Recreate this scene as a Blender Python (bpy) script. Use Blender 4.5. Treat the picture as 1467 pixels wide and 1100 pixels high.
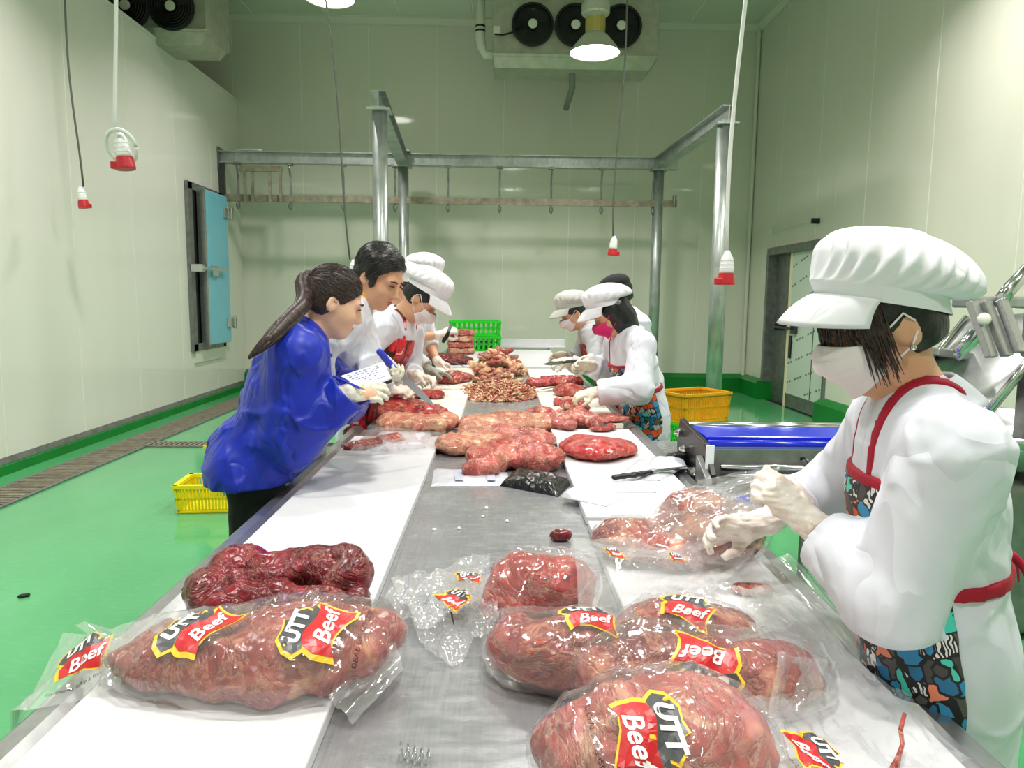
import bpy, bmesh, math, random
import numpy as np
from mathutils import Vector, Matrix
from mathutils.bvhtree import BVHTree

for _o in list(bpy.data.objects):
    bpy.data.objects.remove(_o)
SC = bpy.context.scene
COL = SC.collection
PI = math.pi
rad = math.radians

# ------------------------------------------------------------------ camera
F_PX, PITCH, YAW, ROLL = 1030.0, rad(6.81), rad(1.2), rad(0.63)
CAM = Vector((0.0, 0.0, 1.5))
CR = (Matrix.Rotation(-YAW, 3, 'Z') @ Matrix.Rotation(PI / 2 - PITCH, 3, 'X') @ Matrix.Rotation(ROLL, 3, 'Z'))
cd = bpy.data.cameras.new('camera')
cam = bpy.data.objects.new('camera', cd)
COL.objects.link(cam)
cd.sensor_width = 36.0
cd.lens = 36.0 * F_PX / 1467.0
cd.clip_start = 0.05
cam.matrix_world = Matrix.Translation(CAM) @ CR.to_4x4()
SC.camera = cam

# ------------------------------------------------------------------ light and exposure
SC.view_settings.view_transform = 'Standard'
SC.view_settings.look = 'None'
SC.view_settings.gamma = 1.0
SC.view_settings.use_curve_mapping = False
SC.view_settings.exposure = 0.0
w = bpy.data.worlds.new('world')
SC.world = w
w.use_nodes = True
w.node_tree.nodes['Background'].inputs[0].default_value = (0.86, 0.95, 0.9, 1)
w.node_tree.nodes['Background'].inputs[1].default_value = 0.02
SC.cycles.use_denoising = True
SC.cycles.transparent_max_bounces = 32
SC.cycles.max_bounces = 6
SC.cycles.diffuse_bounces = 4
SC.cycles.glossy_bounces = 3
LAMP_W = 59.0          # watts of each high-bay lamp
LAMP_COL = (1.0, 0.96, 0.93)


def ray(px, py):
    return (CR @ Vector(((px - 733.5) / F_PX, -(py - 550.0) / F_PX, -1.0))).normalized()


def onz(px, py, z):
    d = ray(px, py)
    return CAM + d * ((z - CAM.z) / d.z)


def ony(px, py, y):
    d = ray(px, py)
    return CAM + d * ((y - CAM.y) / d.y)


def onx(px, py, x):
    d = ray(px, py)
    return CAM + d * ((x - CAM.x) / d.x)


# ------------------------------------------------------------------ materials
def lin(c):
    if isinstance(c, str):
        c = [int(c[i:i + 2], 16) / 255 for i in (0, 2, 4)]
    return tuple(((v / 12.92) if v <= 0.04045 else ((v + 0.055) / 1.055) ** 2.4) for v in c[:3]) + (1.0,)


MATS = {}


class NT:
    def __init__(s, name):
        s.m = bpy.data.materials.new(name)
        s.m.use_nodes = True
        s.t = s.m.node_tree
        s.b = s.t.nodes['Principled BSDF']
        s.out = s.t.nodes['Material Output']
        MATS[name] = s.m
        tc = s.t.nodes.new('ShaderNodeTexCoord')
        s.obj = tc.outputs['Object']

    def n(s, typ, ins=None, **kw):
        nd = s.t.nodes.new('ShaderNode' + typ)
        for k, v in kw.items():
            setattr(nd, k, v)
        for k, v in (ins or {}).items():
            if hasattr(v, 'is_output') or isinstance(v, bpy.types.NodeSocket):
                s.t.links.new(v, nd.inputs[k])
            else:
                nd.inputs[k].default_value = v
        return nd

    def set(s, **kw):
        for k, v in kw.items():
            k = k.replace('_', ' ')
            if isinstance(v, bpy.types.NodeSocket):
                s.t.links.new(v, s.b.inputs[k])
            else:
                s.b.inputs[k].default_value = v
        return s

    def map(s, scale=(1, 1, 1), rot=(0, 0, 0), loc=(0, 0, 0)):
        return s.n('Mapping', {'Vector': s.obj, 'Scale': scale, 'Rotation': rot, 'Location': loc}).outputs[0]

    def noise(s, scale, detail=4, vec=None, rough=0.5, dist=0.0):
        return s.n('TexNoise', {'Vector': vec or s.obj, 'Scale': scale, 'Detail': detail, 'Roughness': rough, 'Distortion': dist}).outputs[0]

    def ramp(s, fac, stops, mode='LINEAR'):
        r = s.n('ValToRGB', {'Fac': fac})
        r.color_ramp.interpolation = mode
        el = r.color_ramp.elements
        while len(el) < len(stops):
            el.new(0.5)
        for e, (p, c) in zip(el, stops):
            e.position = p
            e.color = lin(c) if isinstance(c, str) or len(c) == 3 else c
        return r.outputs[0]

    def mix(s, fac, a, b, typ='MIX'):
        m = s.n('MixRGB', {'Fac': fac}, blend_type=typ)
        for i, v in ((1, a), (2, b)):
            if isinstance(v, bpy.types.NodeSocket):
                s.t.links.new(v, m.inputs[i])
            else:
                m.inputs[i].default_value = lin(v)
        return m.outputs[0]

    def bump(s, h, strength=0.3, dist=0.01):
        return s.n('Bump', {'Height': h, 'Strength': strength, 'Distance': dist}).outputs[0]


def simple(name, col, rough=0.5, metal=0.0, var=0.0, vscale=8.0, bump=0.0, bscale=60.0, bdist=0.003, spec=0.5, emit=None):
    t = NT(name)
    t.set(Roughness=rough, Metallic=metal, Specular_IOR_Level=spec)
    if var:
        n = t.noise(vscale, 5)
        c = lin(col)
        lo = tuple(v * (1 - var) for v in c[:3]) + (1,)
        hi = tuple(min(1, v * (1 + var * 0.6)) for v in c[:3]) + (1,)
        t.set(Base_Color=t.ramp(n, [(0.3, lo), (0.7, hi)]))
    else:
        t.set(Base_Color=lin(col))
    if bump:
        t.set(Normal=t.bump(t.noise(bscale, 3), bump, bdist))
    if emit:
        t.set(Emission_Color=lin(emit[0]), Emission_Strength=emit[1])
    return t.m


def make_mats():
    # insulated wall panels: sage white with fine vertical embossing and stains
    for nm, col in (('panel', 'e1dfd2'), ('panel_warm', 'e8e5dd'), ('panel_ceiling', 'd8dbcd')):
        t = NT(nm)
        st = t.noise(1.6, 5, t.map((1.2, 1.2, 0.3)))
        t.set(Base_Color=t.mix(t.ramp(st, [(0.5, (0, 0, 0)), (0.9, (0.5, 0.5, 0.5))]), col, 'c3c5b0'), Roughness=t.ramp(t.noise(3, 3), [(0.3, (0.17,) * 3), (0.7, (0.3,) * 3)]))
        wv = t.noise(1.0, 3, t.map((110, 110, 0.8)))
        t.set(Normal=t.bump(wv, 0.08, 0.002), Specular_IOR_Level=0.5)
    simple('silicone', 'eceee2', 0.5)
    # green epoxy floor, wet and uneven in gloss
    t = NT('floor_epoxy')
    c = t.ramp(t.noise(0.9, 6, t.map((1, 0.6, 1))), [(0.3, '4c9e66'), (0.6, '58ab72'), (0.8, '6fb888')])
    sc = t.noise(16, 8, t.map((1, 2.4, 1)), 0.7)
    c = t.mix(t.ramp(sc, [(0.52, (0, 0, 0)), (0.78, (0.45,) * 3)]), c, 'a2d3b0')
    t.set(Base_Color=c, Roughness=t.ramp(t.noise(2.4, 6, t.map((1, 0.5, 1))), [(0.35, (0.10,) * 3), (0.65, (0.36,) * 3)]), Specular_IOR_Level=0.55)
    t.set(Normal=t.bump(t.noise(26, 6), 0.12, 0.004))
    simple('kerb_green', '0c7a2c', 0.35, var=0.15, vscale=4)
    # steels
    t = NT('steel_top')
    br = t.noise(6, 6, t.map((40, 2, 40)))
    blot = t.noise(5, 5)
    t.set(Base_Color=t.mix(t.ramp(blot, [(0.35, (0.75,) * 3), (0.6, (0,) * 3)]), t.ramp(br, [(0.3, '9a9b9e'), (0.7, 'aaabae')]), '8b8c8e'), Metallic=0.45,
          Roughness=t.ramp(t.noise(14, 6, t.map((1, 3, 1))), [(0.3, (0.42,) * 3), (0.7, (0.6,) * 3)]))
    scr = t.n('TexVoronoi', {'Vector': t.map((3, 24, 1), (0, 0, 0.5)), 'Scale': 6.0}, feature='DISTANCE_TO_EDGE').outputs[0]
    t.set(Normal=t.bump(t.mix(0.5, br, t.ramp(scr, [(0.0, (0, 0, 0)), (0.012, (1, 1, 1))])), 0.05, 0.002))
    simple('steel', 'b9babb', 0.28, 0.9, var=0.12, vscale=30)
    simple('steel_bright', 'd6d7d8', 0.16, 1.0)
    simple('steel_dull', '8d8e8c', 0.42, 0.7, var=0.25, vscale=12)
    simple('steel_dark', '4b4c4d', 0.4, 0.6, var=0.2, vscale=20)
    t = NT('galvanised')
    v = t.n('TexVoronoi', {'Vector': t.map((1, 1, 0.4)), 'Scale': 26.0}).outputs[1]
    t.set(Base_Color=t.mix(0.3, t.ramp(t.noise(5, 5), [(0.3, '9aa2a1'), (0.7, 'c6cbc8')]), t.ramp(v, [(0, '8a9291'), (1, 'd8dcd9')])), Metallic=0.65, Roughness=0.36)
    simple('rail_rust', '9a917f', 0.55, 0.35, var=0.35, vscale=14)
    simple('blade', 'a9adae', 0.2, 1.0)
    simple('alu_housing', 'b7b7a8', 0.4, 0.35, var=0.15, vscale=9)
    simple('black_plastic', '121314', 0.35)
    simple('fan_black', '17181a', 0.45)
    simple('rubber', '1b1c1d', 0.6)
    simple('white_plastic', 'eceeee', 0.35)
    simple('offwhite_plastic', 'e3e1d6', 0.45)
    simple('red_plastic', 'c4202a', 0.35)
    simple('cord_white', 'e4e6e2', 0.5)
    simple('cord_grey', '55594f', 0.5)
    simple('yellow_crate', 'f2df12', 0.4, var=0.06)
    simple('amber_crate', 'e5a512', 0.4, var=0.08)
    simple('green_crate', '1ed322', 0.4, var=0.06)
    simple('blue_door', '7cc6e0', 0.3, var=0.05, vscale=3)
    simple('blue_belt', '1426c4', 0.22)
    simple('blue_pale', '5570b4', 0.3)
    simple('blue_handle', '2f3fc0', 0.4)
    simple('board_white', 'd6d6d9', 0.42, var=0.03, vscale=14, bump=0.08, bscale=40)
    t = NT('board_used')
    t.set(Base_Color=t.mix(t.ramp(t.noise(7, 6), [(0.45, (0, 0, 0)), (0.75, (0.8,) * 3)]), 'efeade', 'd9bfa0'), Roughness=0.45)
    simple('pouch_white', 'cfd1da', 0.25, bump=0.25, bscale=30, bdist=0.004)
    simple('paper', 'eceef6', 0.7)
    simple('ink', '8890b6', 0.7)
    simple('black_bag', '17191a', 0.24, bump=0.7, bscale=40, bdist=0.006)
    simple('lamp_body', 'c9cabd', 0.35, 0.4)
    simple('lamp_glow', 'ffffff', 0.5, emit=('fffdf4', 14.0))
    simple('brass_heat', 'c8b86a', 0.4, 0.6)
    simple('pvc_white', 'dcdecf', 0.4)
    simple('pvc_grey', '80857f', 0.45)
    simple('lit_strip', 'f3e4c0', 0.5)  # pale cream paints in the light glowing along the door leaf edge
    # door under printed protective film
    t = NT('door_film')
    t.set(Base_Color=lin('cfdacd'), Roughness=0.22)
    simple('film_print', '6c7f86', 0.5)
    # cloth
    def cloth(nm, col, rough=0.75, bs=0.5, sc=14, col2=None):
        t = NT(nm)
        n1 = t.noise(sc, 3, dist=1.2)
        t.set(Base_Color=t.ramp(n1, [(0.3, col2 or col), (0.7, col)]), Roughness=rough, Specular_IOR_Level=0.3)
        f1 = t.noise(3.2, 2, t.map((1, 1, 0.5), (0.25, 0.35, 0.6)), 0.5, 0.7)
        f2 = t.noise(5.5, 2, t.map((1, 1, 0.6), (-0.5, 0.3, -0.4)), 0.5, 0.6)
        ab = [t.n('Math', {0: t.n('Math', {0: q, 1: 0.5}, operation='SUBTRACT').outputs[0]}, operation='ABSOLUTE').outputs[0] for q in (f1, f2)]
        cr = t.n('Math', {0: ab[0], 1: ab[1]}, operation='ADD').outputs[0]
        hh = t.n('Math', {0: cr, 1: 0.16}, operation='POWER' if False else 'MINIMUM').outputs[0]
        t.set(Normal=t.bump(hh, min(1.0, bs * 1.6), 0.06))
        t.set(Sheen_Weight=0.05)
        return t.m
    cloth('coat_white', 'dcdee8', 0.8, 0.6, 9, 'd6d8e4')
    cloth('coat_grey', 'b9bdbf', 0.8, 0.5, 9, 'b2b6b8')
    cloth('cap_white', 'e2e2e8', 0.8, 0.3, 16)
    cloth('cap_grey', 'bcbdb8', 0.8, 0.3, 16)
    cloth('collar_lilac', 'd9d6f0', 0.8, 0.2, 9)
    cloth('jacket_blue', '1b32b4', 0.40, 0.8, 8, '142494')
    cloth('trousers_black', '0e0f12', 0.8, 0.3)
    cloth('shirt_yellow', 'cf9d13', 0.75, 0.3)
    cloth('strap_red', 'a2112c', 0.7, 0.2)
    cloth('mask_white', 'e8dfe2', 0.85, 0.15)
    cloth('mask_pink', 'd62a70', 0.8, 0.2)
    cloth('cap_black', '1a1b1d', 0.8, 0.2)
    cloth('glove_cotton', 'e2decb', 0.85, 0.35, 60)
    cloth('glove_grey', '8d8f84', 0.85, 0.35, 60)
    simple('boots', 'dfe2dd', 0.4)
    simple('boots_black', '131416', 0.4)
    # latex glove: pale skin showing through
    t = NT('glove_latex')
    t.set(Base_Color=t.ramp(t.noise(22, 4), [(0.35, 'e2cfc2'), (0.65, 'f2ebe4')]), Roughness=0.32, Subsurface_Weight=0.08, Subsurface_Radius=(0.01, 0.006, 0.004))
    t.set(Normal=t.bump(t.noise(7, 3, t.map((1, 1, 8), (0.4, 0.5, 0)), dist=0.6), 0.3, 0.01))
    t = NT('skin')
    t.set(Base_Color=t.ramp(t.noise(12, 4), [(0.3, 'd09a78'), (0.7, 'dca988')]), Roughness=0.5, Subsurface_Weight=0.12, Subsurface_Radius=(0.01, 0.005, 0.003))
    t = NT('skin_light')
    t.set(Base_Color=t.ramp(t.noise(12, 4), [(0.3, 'dba98c'), (0.7, 'e5b79b')]), Roughness=0.5, Subsurface_Weight=0.12, Subsurface_Radius=(0.01, 0.005, 0.003))
    simple('lips', 'b0584f', 0.45)
    simple('eye_dark', '1a1210', 0.25)
    simple('eye_white', 'e6e2dc', 0.3)
    for nm, c1, c2 in (('hair_black', '0d0c0d', '2b2727'), ('hair_brown', '1f1412', '46302a')):
        t = NT(nm)
        s_ = t.noise(4, 3, t.map((14, 60, 14), (0.3, 0.5, 0.3)))
        t.set(Base_Color=t.ramp(s_, [(0.35, c1), (0.75, c2)]), Roughness=0.38, Normal=t.bump(s_, 0.5, 0.004))
    # aprons
    t = NT('apron_camo')
    n1 = t.noise(15, 4, t.map((1, 1, 0.45), (0.5, 0.3, 0)), 0.6, 1.0)
    t.set(Base_Color=t.ramp(n1, [(0.0, '140708'), (0.41, '5e0d16'), (0.47, 'b31422'), (0.535, 'e02a34'), (0.59, '8f1220'), (0.63, 'e8b8b4')], 'CONSTANT'), Roughness=0.35)
    t = NT('apron_blocks')
    vec = t.map((1, 1, 1), (0.25, 0.35, 0.2))
    kw = dict(distance='CHEBYCHEV')
    ce = t.n('TexVoronoi', {'Vector': vec, 'Scale': 29.0, 'Randomness': 0.85}, **kw)
    f2 = t.n('TexVoronoi', {'Vector': vec, 'Scale': 29.0, 'Randomness': 0.85}, feature='F2', distance='CHEBYCHEV')
    gap = t.n('Math', {0: f2.outputs[0], 1: ce.outputs[0]}, operation='SUBTRACT').outputs[0]
    rnd = t.n('SeparateColor', {0: ce.outputs[1]}).outputs[0]
    base = t.ramp(rnd, [(0.0, '1d6f9c'), (0.15, '4ad0bd'), (0.25, '43403f'), (0.42, 'e0552c'), (0.56, '2d8fc0'), (0.67, '55504d'), (0.8, 'f08a66'), (0.88, 'e9e9e6')], 'CONSTANT')
    zig = t.n('TexWave', {'Vector': t.map((1, 1, 1), (0.8, 0.1, 0.2)), 'Scale': 60.0, 'Distortion': 7.0, 'Detail': 1.0}).outputs[1]
    zz = t.ramp(zig, [(0.0, '141416'), (0.5, 'e6e6e4')], 'CONSTANT')
    isz = t.ramp(rnd, [(0.0, (0, 0, 0)), (0.25, (1, 1, 1)), (0.34, (0, 0, 0)), (0.88, (1, 1, 1))], 'CONSTANT')
    c = t.mix(isz, base, zz)
    c = t.mix(t.ramp(gap, [(0.0, (1, 1, 1)), (0.075, (0, 0, 0))], 'CONSTANT'), c, '0f1013')
    t.set(Base_Color=c, Roughness=0.5)
    # meats: red muscle, darker surface film, cream fat
    def meat(nm, dark, mid, pale, fat, fatpos=0.62, fs=9, st=(1, 1, 1), rough=0.3):
        t = NT(nm)
        v1 = t.map(st, (0.3, 0.2, 0.5))
        n1 = t.noise(fs, 6, v1, 0.62, 1.4)
        n2 = t.noise(fs * 1.6, 8, t.map((1, 0.4, 1), (0.2, 0.4, 1.1)), 0.65, 0.9)
        c = t.ramp(n2, [(0.32, dark), (0.5, mid), (0.66, pale)])
        # seams and streaks of fat
        n3 = t.noise(fs * .8, 5, t.map((1, 0.55, 1.3), (0.5, 0.1, 0.9)), 0.6, 2.2)
        ln_ = t.n('Math', {0: t.n('Math', {0: n3, 1: 0.5}, operation='SUBTRACT').outputs[0]}, operation='ABSOLUTE').outputs[0]
        c = t.mix(t.ramp(ln_, [(0.0, (0.75,) * 3), (0.012, (0.5,) * 3), (0.035, (0, 0, 0))]), c, fat)
        c = t.mix(t.ramp(n1, [(fatpos - 0.05, (0, 0, 0)), (fatpos + 0.06, (0.9,) * 3)]), c, fat)
        hgt = t.mix(0.4, t.mix(0.5, n2, t.noise(fs * 5, 6, t.map((1, 0.4, 1), (0.2, 0.4, 1.1)))), t.ramp(ln_, [(0.0, (0, 0, 0)), (0.06, (1, 1, 1))]))
        t.set(Base_Color=c, Roughness=t.ramp(t.noise(fs * 3, 3), [(0.35, (rough * .8,) * 3), (0.65, (rough * 1.7,) * 3)]), Specular_IOR_Level=0.5, Coat_Weight=0.12, Coat_Roughness=0.15,
              Normal=t.bump(hgt, 0.75, 0.012))
        return t.m
    meat('meat_dark', '3f0a12', '6b1420', '8c2530', 'a2705a', 0.66, 10)
    meat('meat_red', '6e161b', 'a52a2e', 'c4544c', 'dca98a', 0.6, 9)
    meat('meat_bag', '661c25', '963636', 'b85f55', 'd99a76', 0.585, 8)
    meat('meat_pale', '86302f', 'b04c48', 'cc7a6c', 'ddb092', 0.60, 10)
    meat('meat_lean', '7d141a', 'ae2a2b', 'c74a42', 'd99a80', 0.7, 8)
    meat('meat_fatty', '9c463f', 'bd7260', 'd29a80', 'e0b892', 0.56, 11)
    meat('fat_scrap', 'b5654f', 'd89c76', 'e8c193', 'efd6ab', 0.5, 14)
    meat('meat_brown', '6d3f36', '9a6152', 'b8806c', 'd3a688', 0.55, 12)
    for fnm, haze in (('clear_film', 0.06), ('clear_film_loose', 0.17)):
        # film of a clear plastic bag
        t = NT(fnm)
        bn = t.bump(t.mix(0.10, t.noise(8, 3, t.map((1, 0.22, 1), (0.3, 0.2, 0.7)), 0.5, 1.0), t.noise(34, 2, dist=0.8)), 0.42, 0.02)
        gl = t.n('BsdfGlossy', {'Color': (1, 1, 1, 1), 'Roughness': 0.1, 'Normal': bn})
        tr = t.n('BsdfTransparent', {'Color': (0.97, 0.97, 0.97, 1)})
        df = t.n('BsdfDiffuse', {'Color': (0.9, 0.9, 0.92, 1), 'Normal': bn})
        fc = t.n('LayerWeight', {'Blend': 0.5, 'Normal': bn}).outputs[1]
        pw = t.n('Math', {0: fc, 1: 3.0}, operation='POWER').outputs[0]
        lw = t.n('Math', {0: pw, 1: 0.5, 2: 0.085}, operation='MULTIPLY_ADD').outputs[0]
        m1 = t.n('MixShader', {0: haze, 1: tr.outputs[0], 2: df.outputs[0]})
        m2 = t.n('MixShader', {0: lw, 1: m1.outputs[0], 2: gl.outputs[0]})
        t.t.links.new(m2.outputs[0], t.out.inputs[0])
    simple('print_yellow', 'eebf2c', 0.35)
    simple('print_red', 'bf2025', 0.35)
    simple('print_grey', '46474a', 0.35)
    simple('print_white', 'f4f2f0', 0.35)
    simple('print_bar', 'b9bdd0', 0.4)
    simple('print_ink', '2e2b2d', 0.4)


make_mats()


# ------------------------------------------------------------------ mesh building
ROOTM = {}


def thing(name, label, cat, loc=(0, 0, 0), rotz=0.0, group=None):
    o = bpy.data.objects.new(name, None)
    COL.objects.link(o)
    o.empty_display_size = 0.1
    o.location = loc
    o.rotation_euler = (0, 0, rotz)
    o['label'] = label
    o['category'] = cat
    if group:
        o['group'] = group
    ROOTM[o] = Matrix.Translation(loc) @ Matrix.Rotation(rotz, 4, 'Z')
    return o


def tag(o, label, cat, group=None):
    o['label'] = label
    o['category'] = cat
    if group:
        o['group'] = group
    return o


def adopt(o, parent, world=True):
    """parent a part; world=True means its vertices are in world space"""
    o.parent = parent
    if world and parent in ROOTM:
        o.matrix_parent_inverse = ROOTM[parent].inverted()
    return o


def mesh_obj(name, verts, faces, mats, parent=None, world=True, smooth=False, midx=None, bevel=0.0, bseg=2):
    me = bpy.data.meshes.new(name)
    if isinstance(verts, np.ndarray):
        verts = verts.tolist()
    if isinstance(faces, np.ndarray):
        faces = faces.tolist()
    me.from_pydata([tuple(v) for v in verts], [], faces)
    if isinstance(mats, str):
        mats = [mats]
    for m in mats:
        me.materials.append(MATS[m])
    if midx is not None:
        me.polygons.foreach_set('material_index', midx)
    if smooth:
        me.polygons.foreach_set('use_smooth', [True] * len(me.polygons))
    me.update()
    o = bpy.data.objects.new(name, me)
    COL.objects.link(o)
    if bevel:
        b = o.modifiers.new('bevel', 'BEVEL')
        b.width = bevel
        b.segments = bseg
        b.limit_method = 'ANGLE'
        b.angle_limit = rad(40)
    if parent is not None:
        adopt(o, parent, world)
    return o


def frame_of(d, up=(0, 0, 1)):
    d = Vector(d).normalized()
    up = Vector(up)
    if abs(d.dot(up)) > 0.98:
        up = Vector((1, 0, 0))
    x = d.cross(up).normalized()
    y = x.cross(d).normalized()
    return x, y, d


class MB:
    def __init__(s):
        s.v = []
        s.f = []
        s.mi = []
        s.cur = 0

    def add(s, vs, fs):
        o = len(s.v)
        s.v += [tuple(p) for p in vs]
        for f in fs:
            s.f.append([i + o for i in f])
            s.mi.append(s.cur)
        return s

    def box(s, c, size, rot=None):
        hx, hy, hz = (q / 2 for q in size)
        p = [Vector((x, y, z)) for x in (-hx, hx) for y in (-hy, hy) for z in (-hz, hz)]
        if rot is not None:
            p = [rot @ q for q in p]
        c = Vector(c)
        return s.add([q + c for q in p], [(0, 1, 3, 2), (4, 6, 7, 5), (0, 4, 5, 1), (2, 3, 7, 6), (0, 2, 6, 4), (1, 5, 7, 3)])

    def box2(s, a, b):
        return s.box([(x + y) / 2 for x, y in zip(a, b)], [abs(y - x) for x, y in zip(a, b)])

    def cyl(s, a, b, r, r2=None, n=16, caps=True):
        a, b = Vector(a), Vector(b)
        r2 = r if r2 is None else r2
        x, y, d = frame_of(b - a)
        vs = []
        for p, q in ((a, r), (b, r2)):
            for i in range(n):
                t = 2 * PI * i / n
                vs.append(p + x * (q * math.cos(t)) + y * (q * math.sin(t)))
        fs = [(i, (i + 1) % n, n + (i + 1) % n, n + i) for i in range(n)]
        if caps:
            fs += [tuple(range(n - 1, -1, -1)), tuple(range(n, 2 * n))]
        return s.add(vs, fs)

    def tube(s, path, r, n=8, caps=True):
        path = [Vector(p) for p in path]
        rs = r if isinstance(r, (list, tuple)) else [r] * len(path)
        vs, fs = [], []
        px = None
        for i, p in enumerate(path):
            d = (path[min(i + 1, len(path) - 1)] - path[max(i - 1, 0)])
            d = d.normalized() if d.length > 1e-9 else Vector((0, 0, 1))
            if px is None:
                px, py, _ = frame_of(d)
            else:
                px = (px - d * px.dot(d)).normalized()
                py = d.cross(px)
            py = d.cross(px)
            for k in range(n):
                t = 2 * PI * k / n
                vs.append(p + px * (rs[i] * math.cos(t)) + py * (rs[i] * math.sin(t)))
        for i in range(len(path) - 1):
            for k in range(n):
                fs.append((i * n + k, i * n + (k + 1) % n, (i + 1) * n + (k + 1) % n, (i + 1) * n + k))
        if caps:
            m = (len(path) - 1) * n
            fs += [tuple(range(n - 1, -1, -1)), tuple(m + i for i in range(n))]
        return s.add(vs, fs)

    def lathe(s, prof, c, axis=(0, 0, 1), n=24, capa=True, capb=True):
        c = Vector(c)
        x, y, d = frame_of(axis)
        vs, fs = [], []
        for r, h in prof:
            for k in range(n):
                t = 2 * PI * k / n
                vs.append(c + d * h + x * (r * math.cos(t)) + y * (r * math.sin(t)))
        for i in range(len(prof) - 1):
            for k in range(n):
                fs.append((i * n + k, i * n + (k + 1) % n, (i + 1) * n + (k + 1) % n, (i + 1) * n + k))
        m = (len(prof) - 1) * n
        if capa:
            fs.append(tuple(range(n - 1, -1, -1)))
        if capb:
            fs.append(tuple(m + i for i in range(n)))
        return s.add(vs, fs)

    def prism(s, poly, ex):
        """poly: list of 3D points, extruded by vector ex"""
        n = len(poly)
        ex = Vector(ex)
        vs = [Vector(p) for p in poly] + [Vector(p) + ex for p in poly]
        fs = [tuple(range(n - 1, -1, -1)), tuple(range(n, 2 * n))] + [(i, (i + 1) % n, n + (i + 1) % n, n + i) for i in range(n)]
        return s.add(vs, fs)

    def grid(s, fn, nu, nv, closeu=False):
        vs = [fn(i / nu, j / nv) for j in range(nv + 1) for i in range(nu + (0 if closeu else 1))]
        w_ = nu if closeu else nu + 1
        fs = []
        for j in range(nv):
            for i in range(nu):
                i2 = (i + 1) % w_
                fs.append((j * w_ + i, j * w_ + i2, (j + 1) * w_ + i2, (j + 1) * w_ + i))
        return s.add(vs, fs)

    def build(s, name, mats, parent=None, world=True, smooth=False, bevel=0.0, bseg=2):
        return mesh_obj(name, s.v, s.f, mats, parent, world, smooth, s.mi if not isinstance(mats, str) else None, bevel, bseg)


def solidify(o, t, off=0.0):
    m = o.modifiers.new('solid', 'SOLIDIFY')
    m.thickness = t
    m.offset = off
    return o


def copy_tree(o, parent=None):
    c = o.copy()
    COL.objects.link(c)
    c.parent = parent
    for ch in [x for x in bpy.data.objects if x.parent is o]:
        copy_tree(ch, c)
    return c
# ================================================================== the room
XL, XR, YB, YF, ZC = -4.1, 4.1, 11.8, -3.2, 5.8
XLL = -7.2                 # the higher hall goes on beyond the low left partition
PART_H = ony(329, 146, YB).z


def struct(name, mb, mat, smooth=False, bevel=0.0):
    o = mb.build(name, mat, smooth=smooth, bevel=bevel)
    o['kind'] = 'structure'
    return o


floor = struct('floor', MB().box2((XLL, YF, -0.12), (XR, YB, 0)), 'floor_epoxy')
ceil_ = struct('ceiling', MB().box2((XLL - .1, YF - .1, ZC + 0.004), (XR + .1, YB + .1, ZC + 0.15)), 'silicone')
wall_back = struct('wall_back', MB().box2((XLL - .1, YB + 0.003, 0), (XR + .1, YB + 0.14, ZC)), 'silicone')
DY0, DY1, DZ1 = onx(1189, 400, XR).y, onx(1103, 400, XR).y, onx(1120, 362, XR).z     # doorway in the right wall
wall_right = struct('wall_right', MB().box2((XR + 0.003, YF, 0), (XR + 0.14, DY0, ZC)).box2((XR + 0.003, DY1, 0), (XR + 0.14, YB, ZC)).box2((XR + 0.003, DY0, DZ1), (XR + 0.14, DY1, ZC)).box2((XR + 0.3, DY0 - .2, 0), (XR + 0.32, DY1 + .2, DZ1 + .2)), 'silicone')
wall_left = struct('wall_left', MB().box2((XL - 0.14, YF, 0), (XL - 0.003, YB, PART_H)), 'silicone')
wall_far_left = struct('wall_far_left', MB().box2((XLL - 0.14, YF, 0), (XLL, YB, ZC)), 'panel')
wall_front = struct('wall_front', MB().box2((XLL, YF - 0.12, 0), (XR, YF, ZC)), 'panel')


def panels(parent, mat, boxes):
    for a, b in boxes:
        o = MB().box2(a, b).build('panel', mat, parent, bevel=0.004, bseg=1)


G = 0.005
bx = []
x0 = ony(433, 200, YB).x
xs = sorted(x0 + 1.06 * k for k in range(-4, 8))
xs = [XLL] + [x for x in xs if XLL + .2 < x < XR - .2] + [XR]
for a, b in zip(xs, xs[1:]):
    bx.append(((a + G, YB, 0), (b - G, YB + 0.02, ZC)))
panels(wall_back, 'panel', bx)
ys = [YF] + [onx(1466, 250, XR).y - 1.06 * k for k in (7, 6, 5, 4, 3, 2, 1)] + [onx(px, py, XR).y for px, py in ((1466, 250), (1337, 200), (1245, 200), (1176, 200), (1121, 200))] + [YB]
ys = sorted(y for y in ys if y >= YF)
bx = []
for a, b in zip(ys, ys[1:]):
    cuts = [c for c in (DY0, DY1) if a < c < b]
    for p, q in zip([a] + cuts, cuts + [b]):
        z0 = DZ1 if (p + q) / 2 > DY0 and (p + q) / 2 < DY1 else 0
        bx.append(((XR, p + (G if p == a else 0), z0), (XR + 0.02, q - (G if q == b else 0), ZC)))
panels(wall_right, 'panel', bx)
ys = [YF + 1.15 * k for k in range(14)]
ys = [y for y in ys if y < YB - .3] + [YB]
panels(wall_left, 'panel_warm', [((XL - 0.02, a + G / 2, 0), (XL, b - G / 2, PART_H)) for a, b in zip(ys, ys[1:])])
xs = [XLL + (XR - XLL) / 10 * k for k in range(11)]
panels(ceil_, 'panel_ceiling', [((a + G, YF, ZC), (b - G, YB, ZC + 0.03)) for a, b in zip(xs, xs[1:])])

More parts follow.
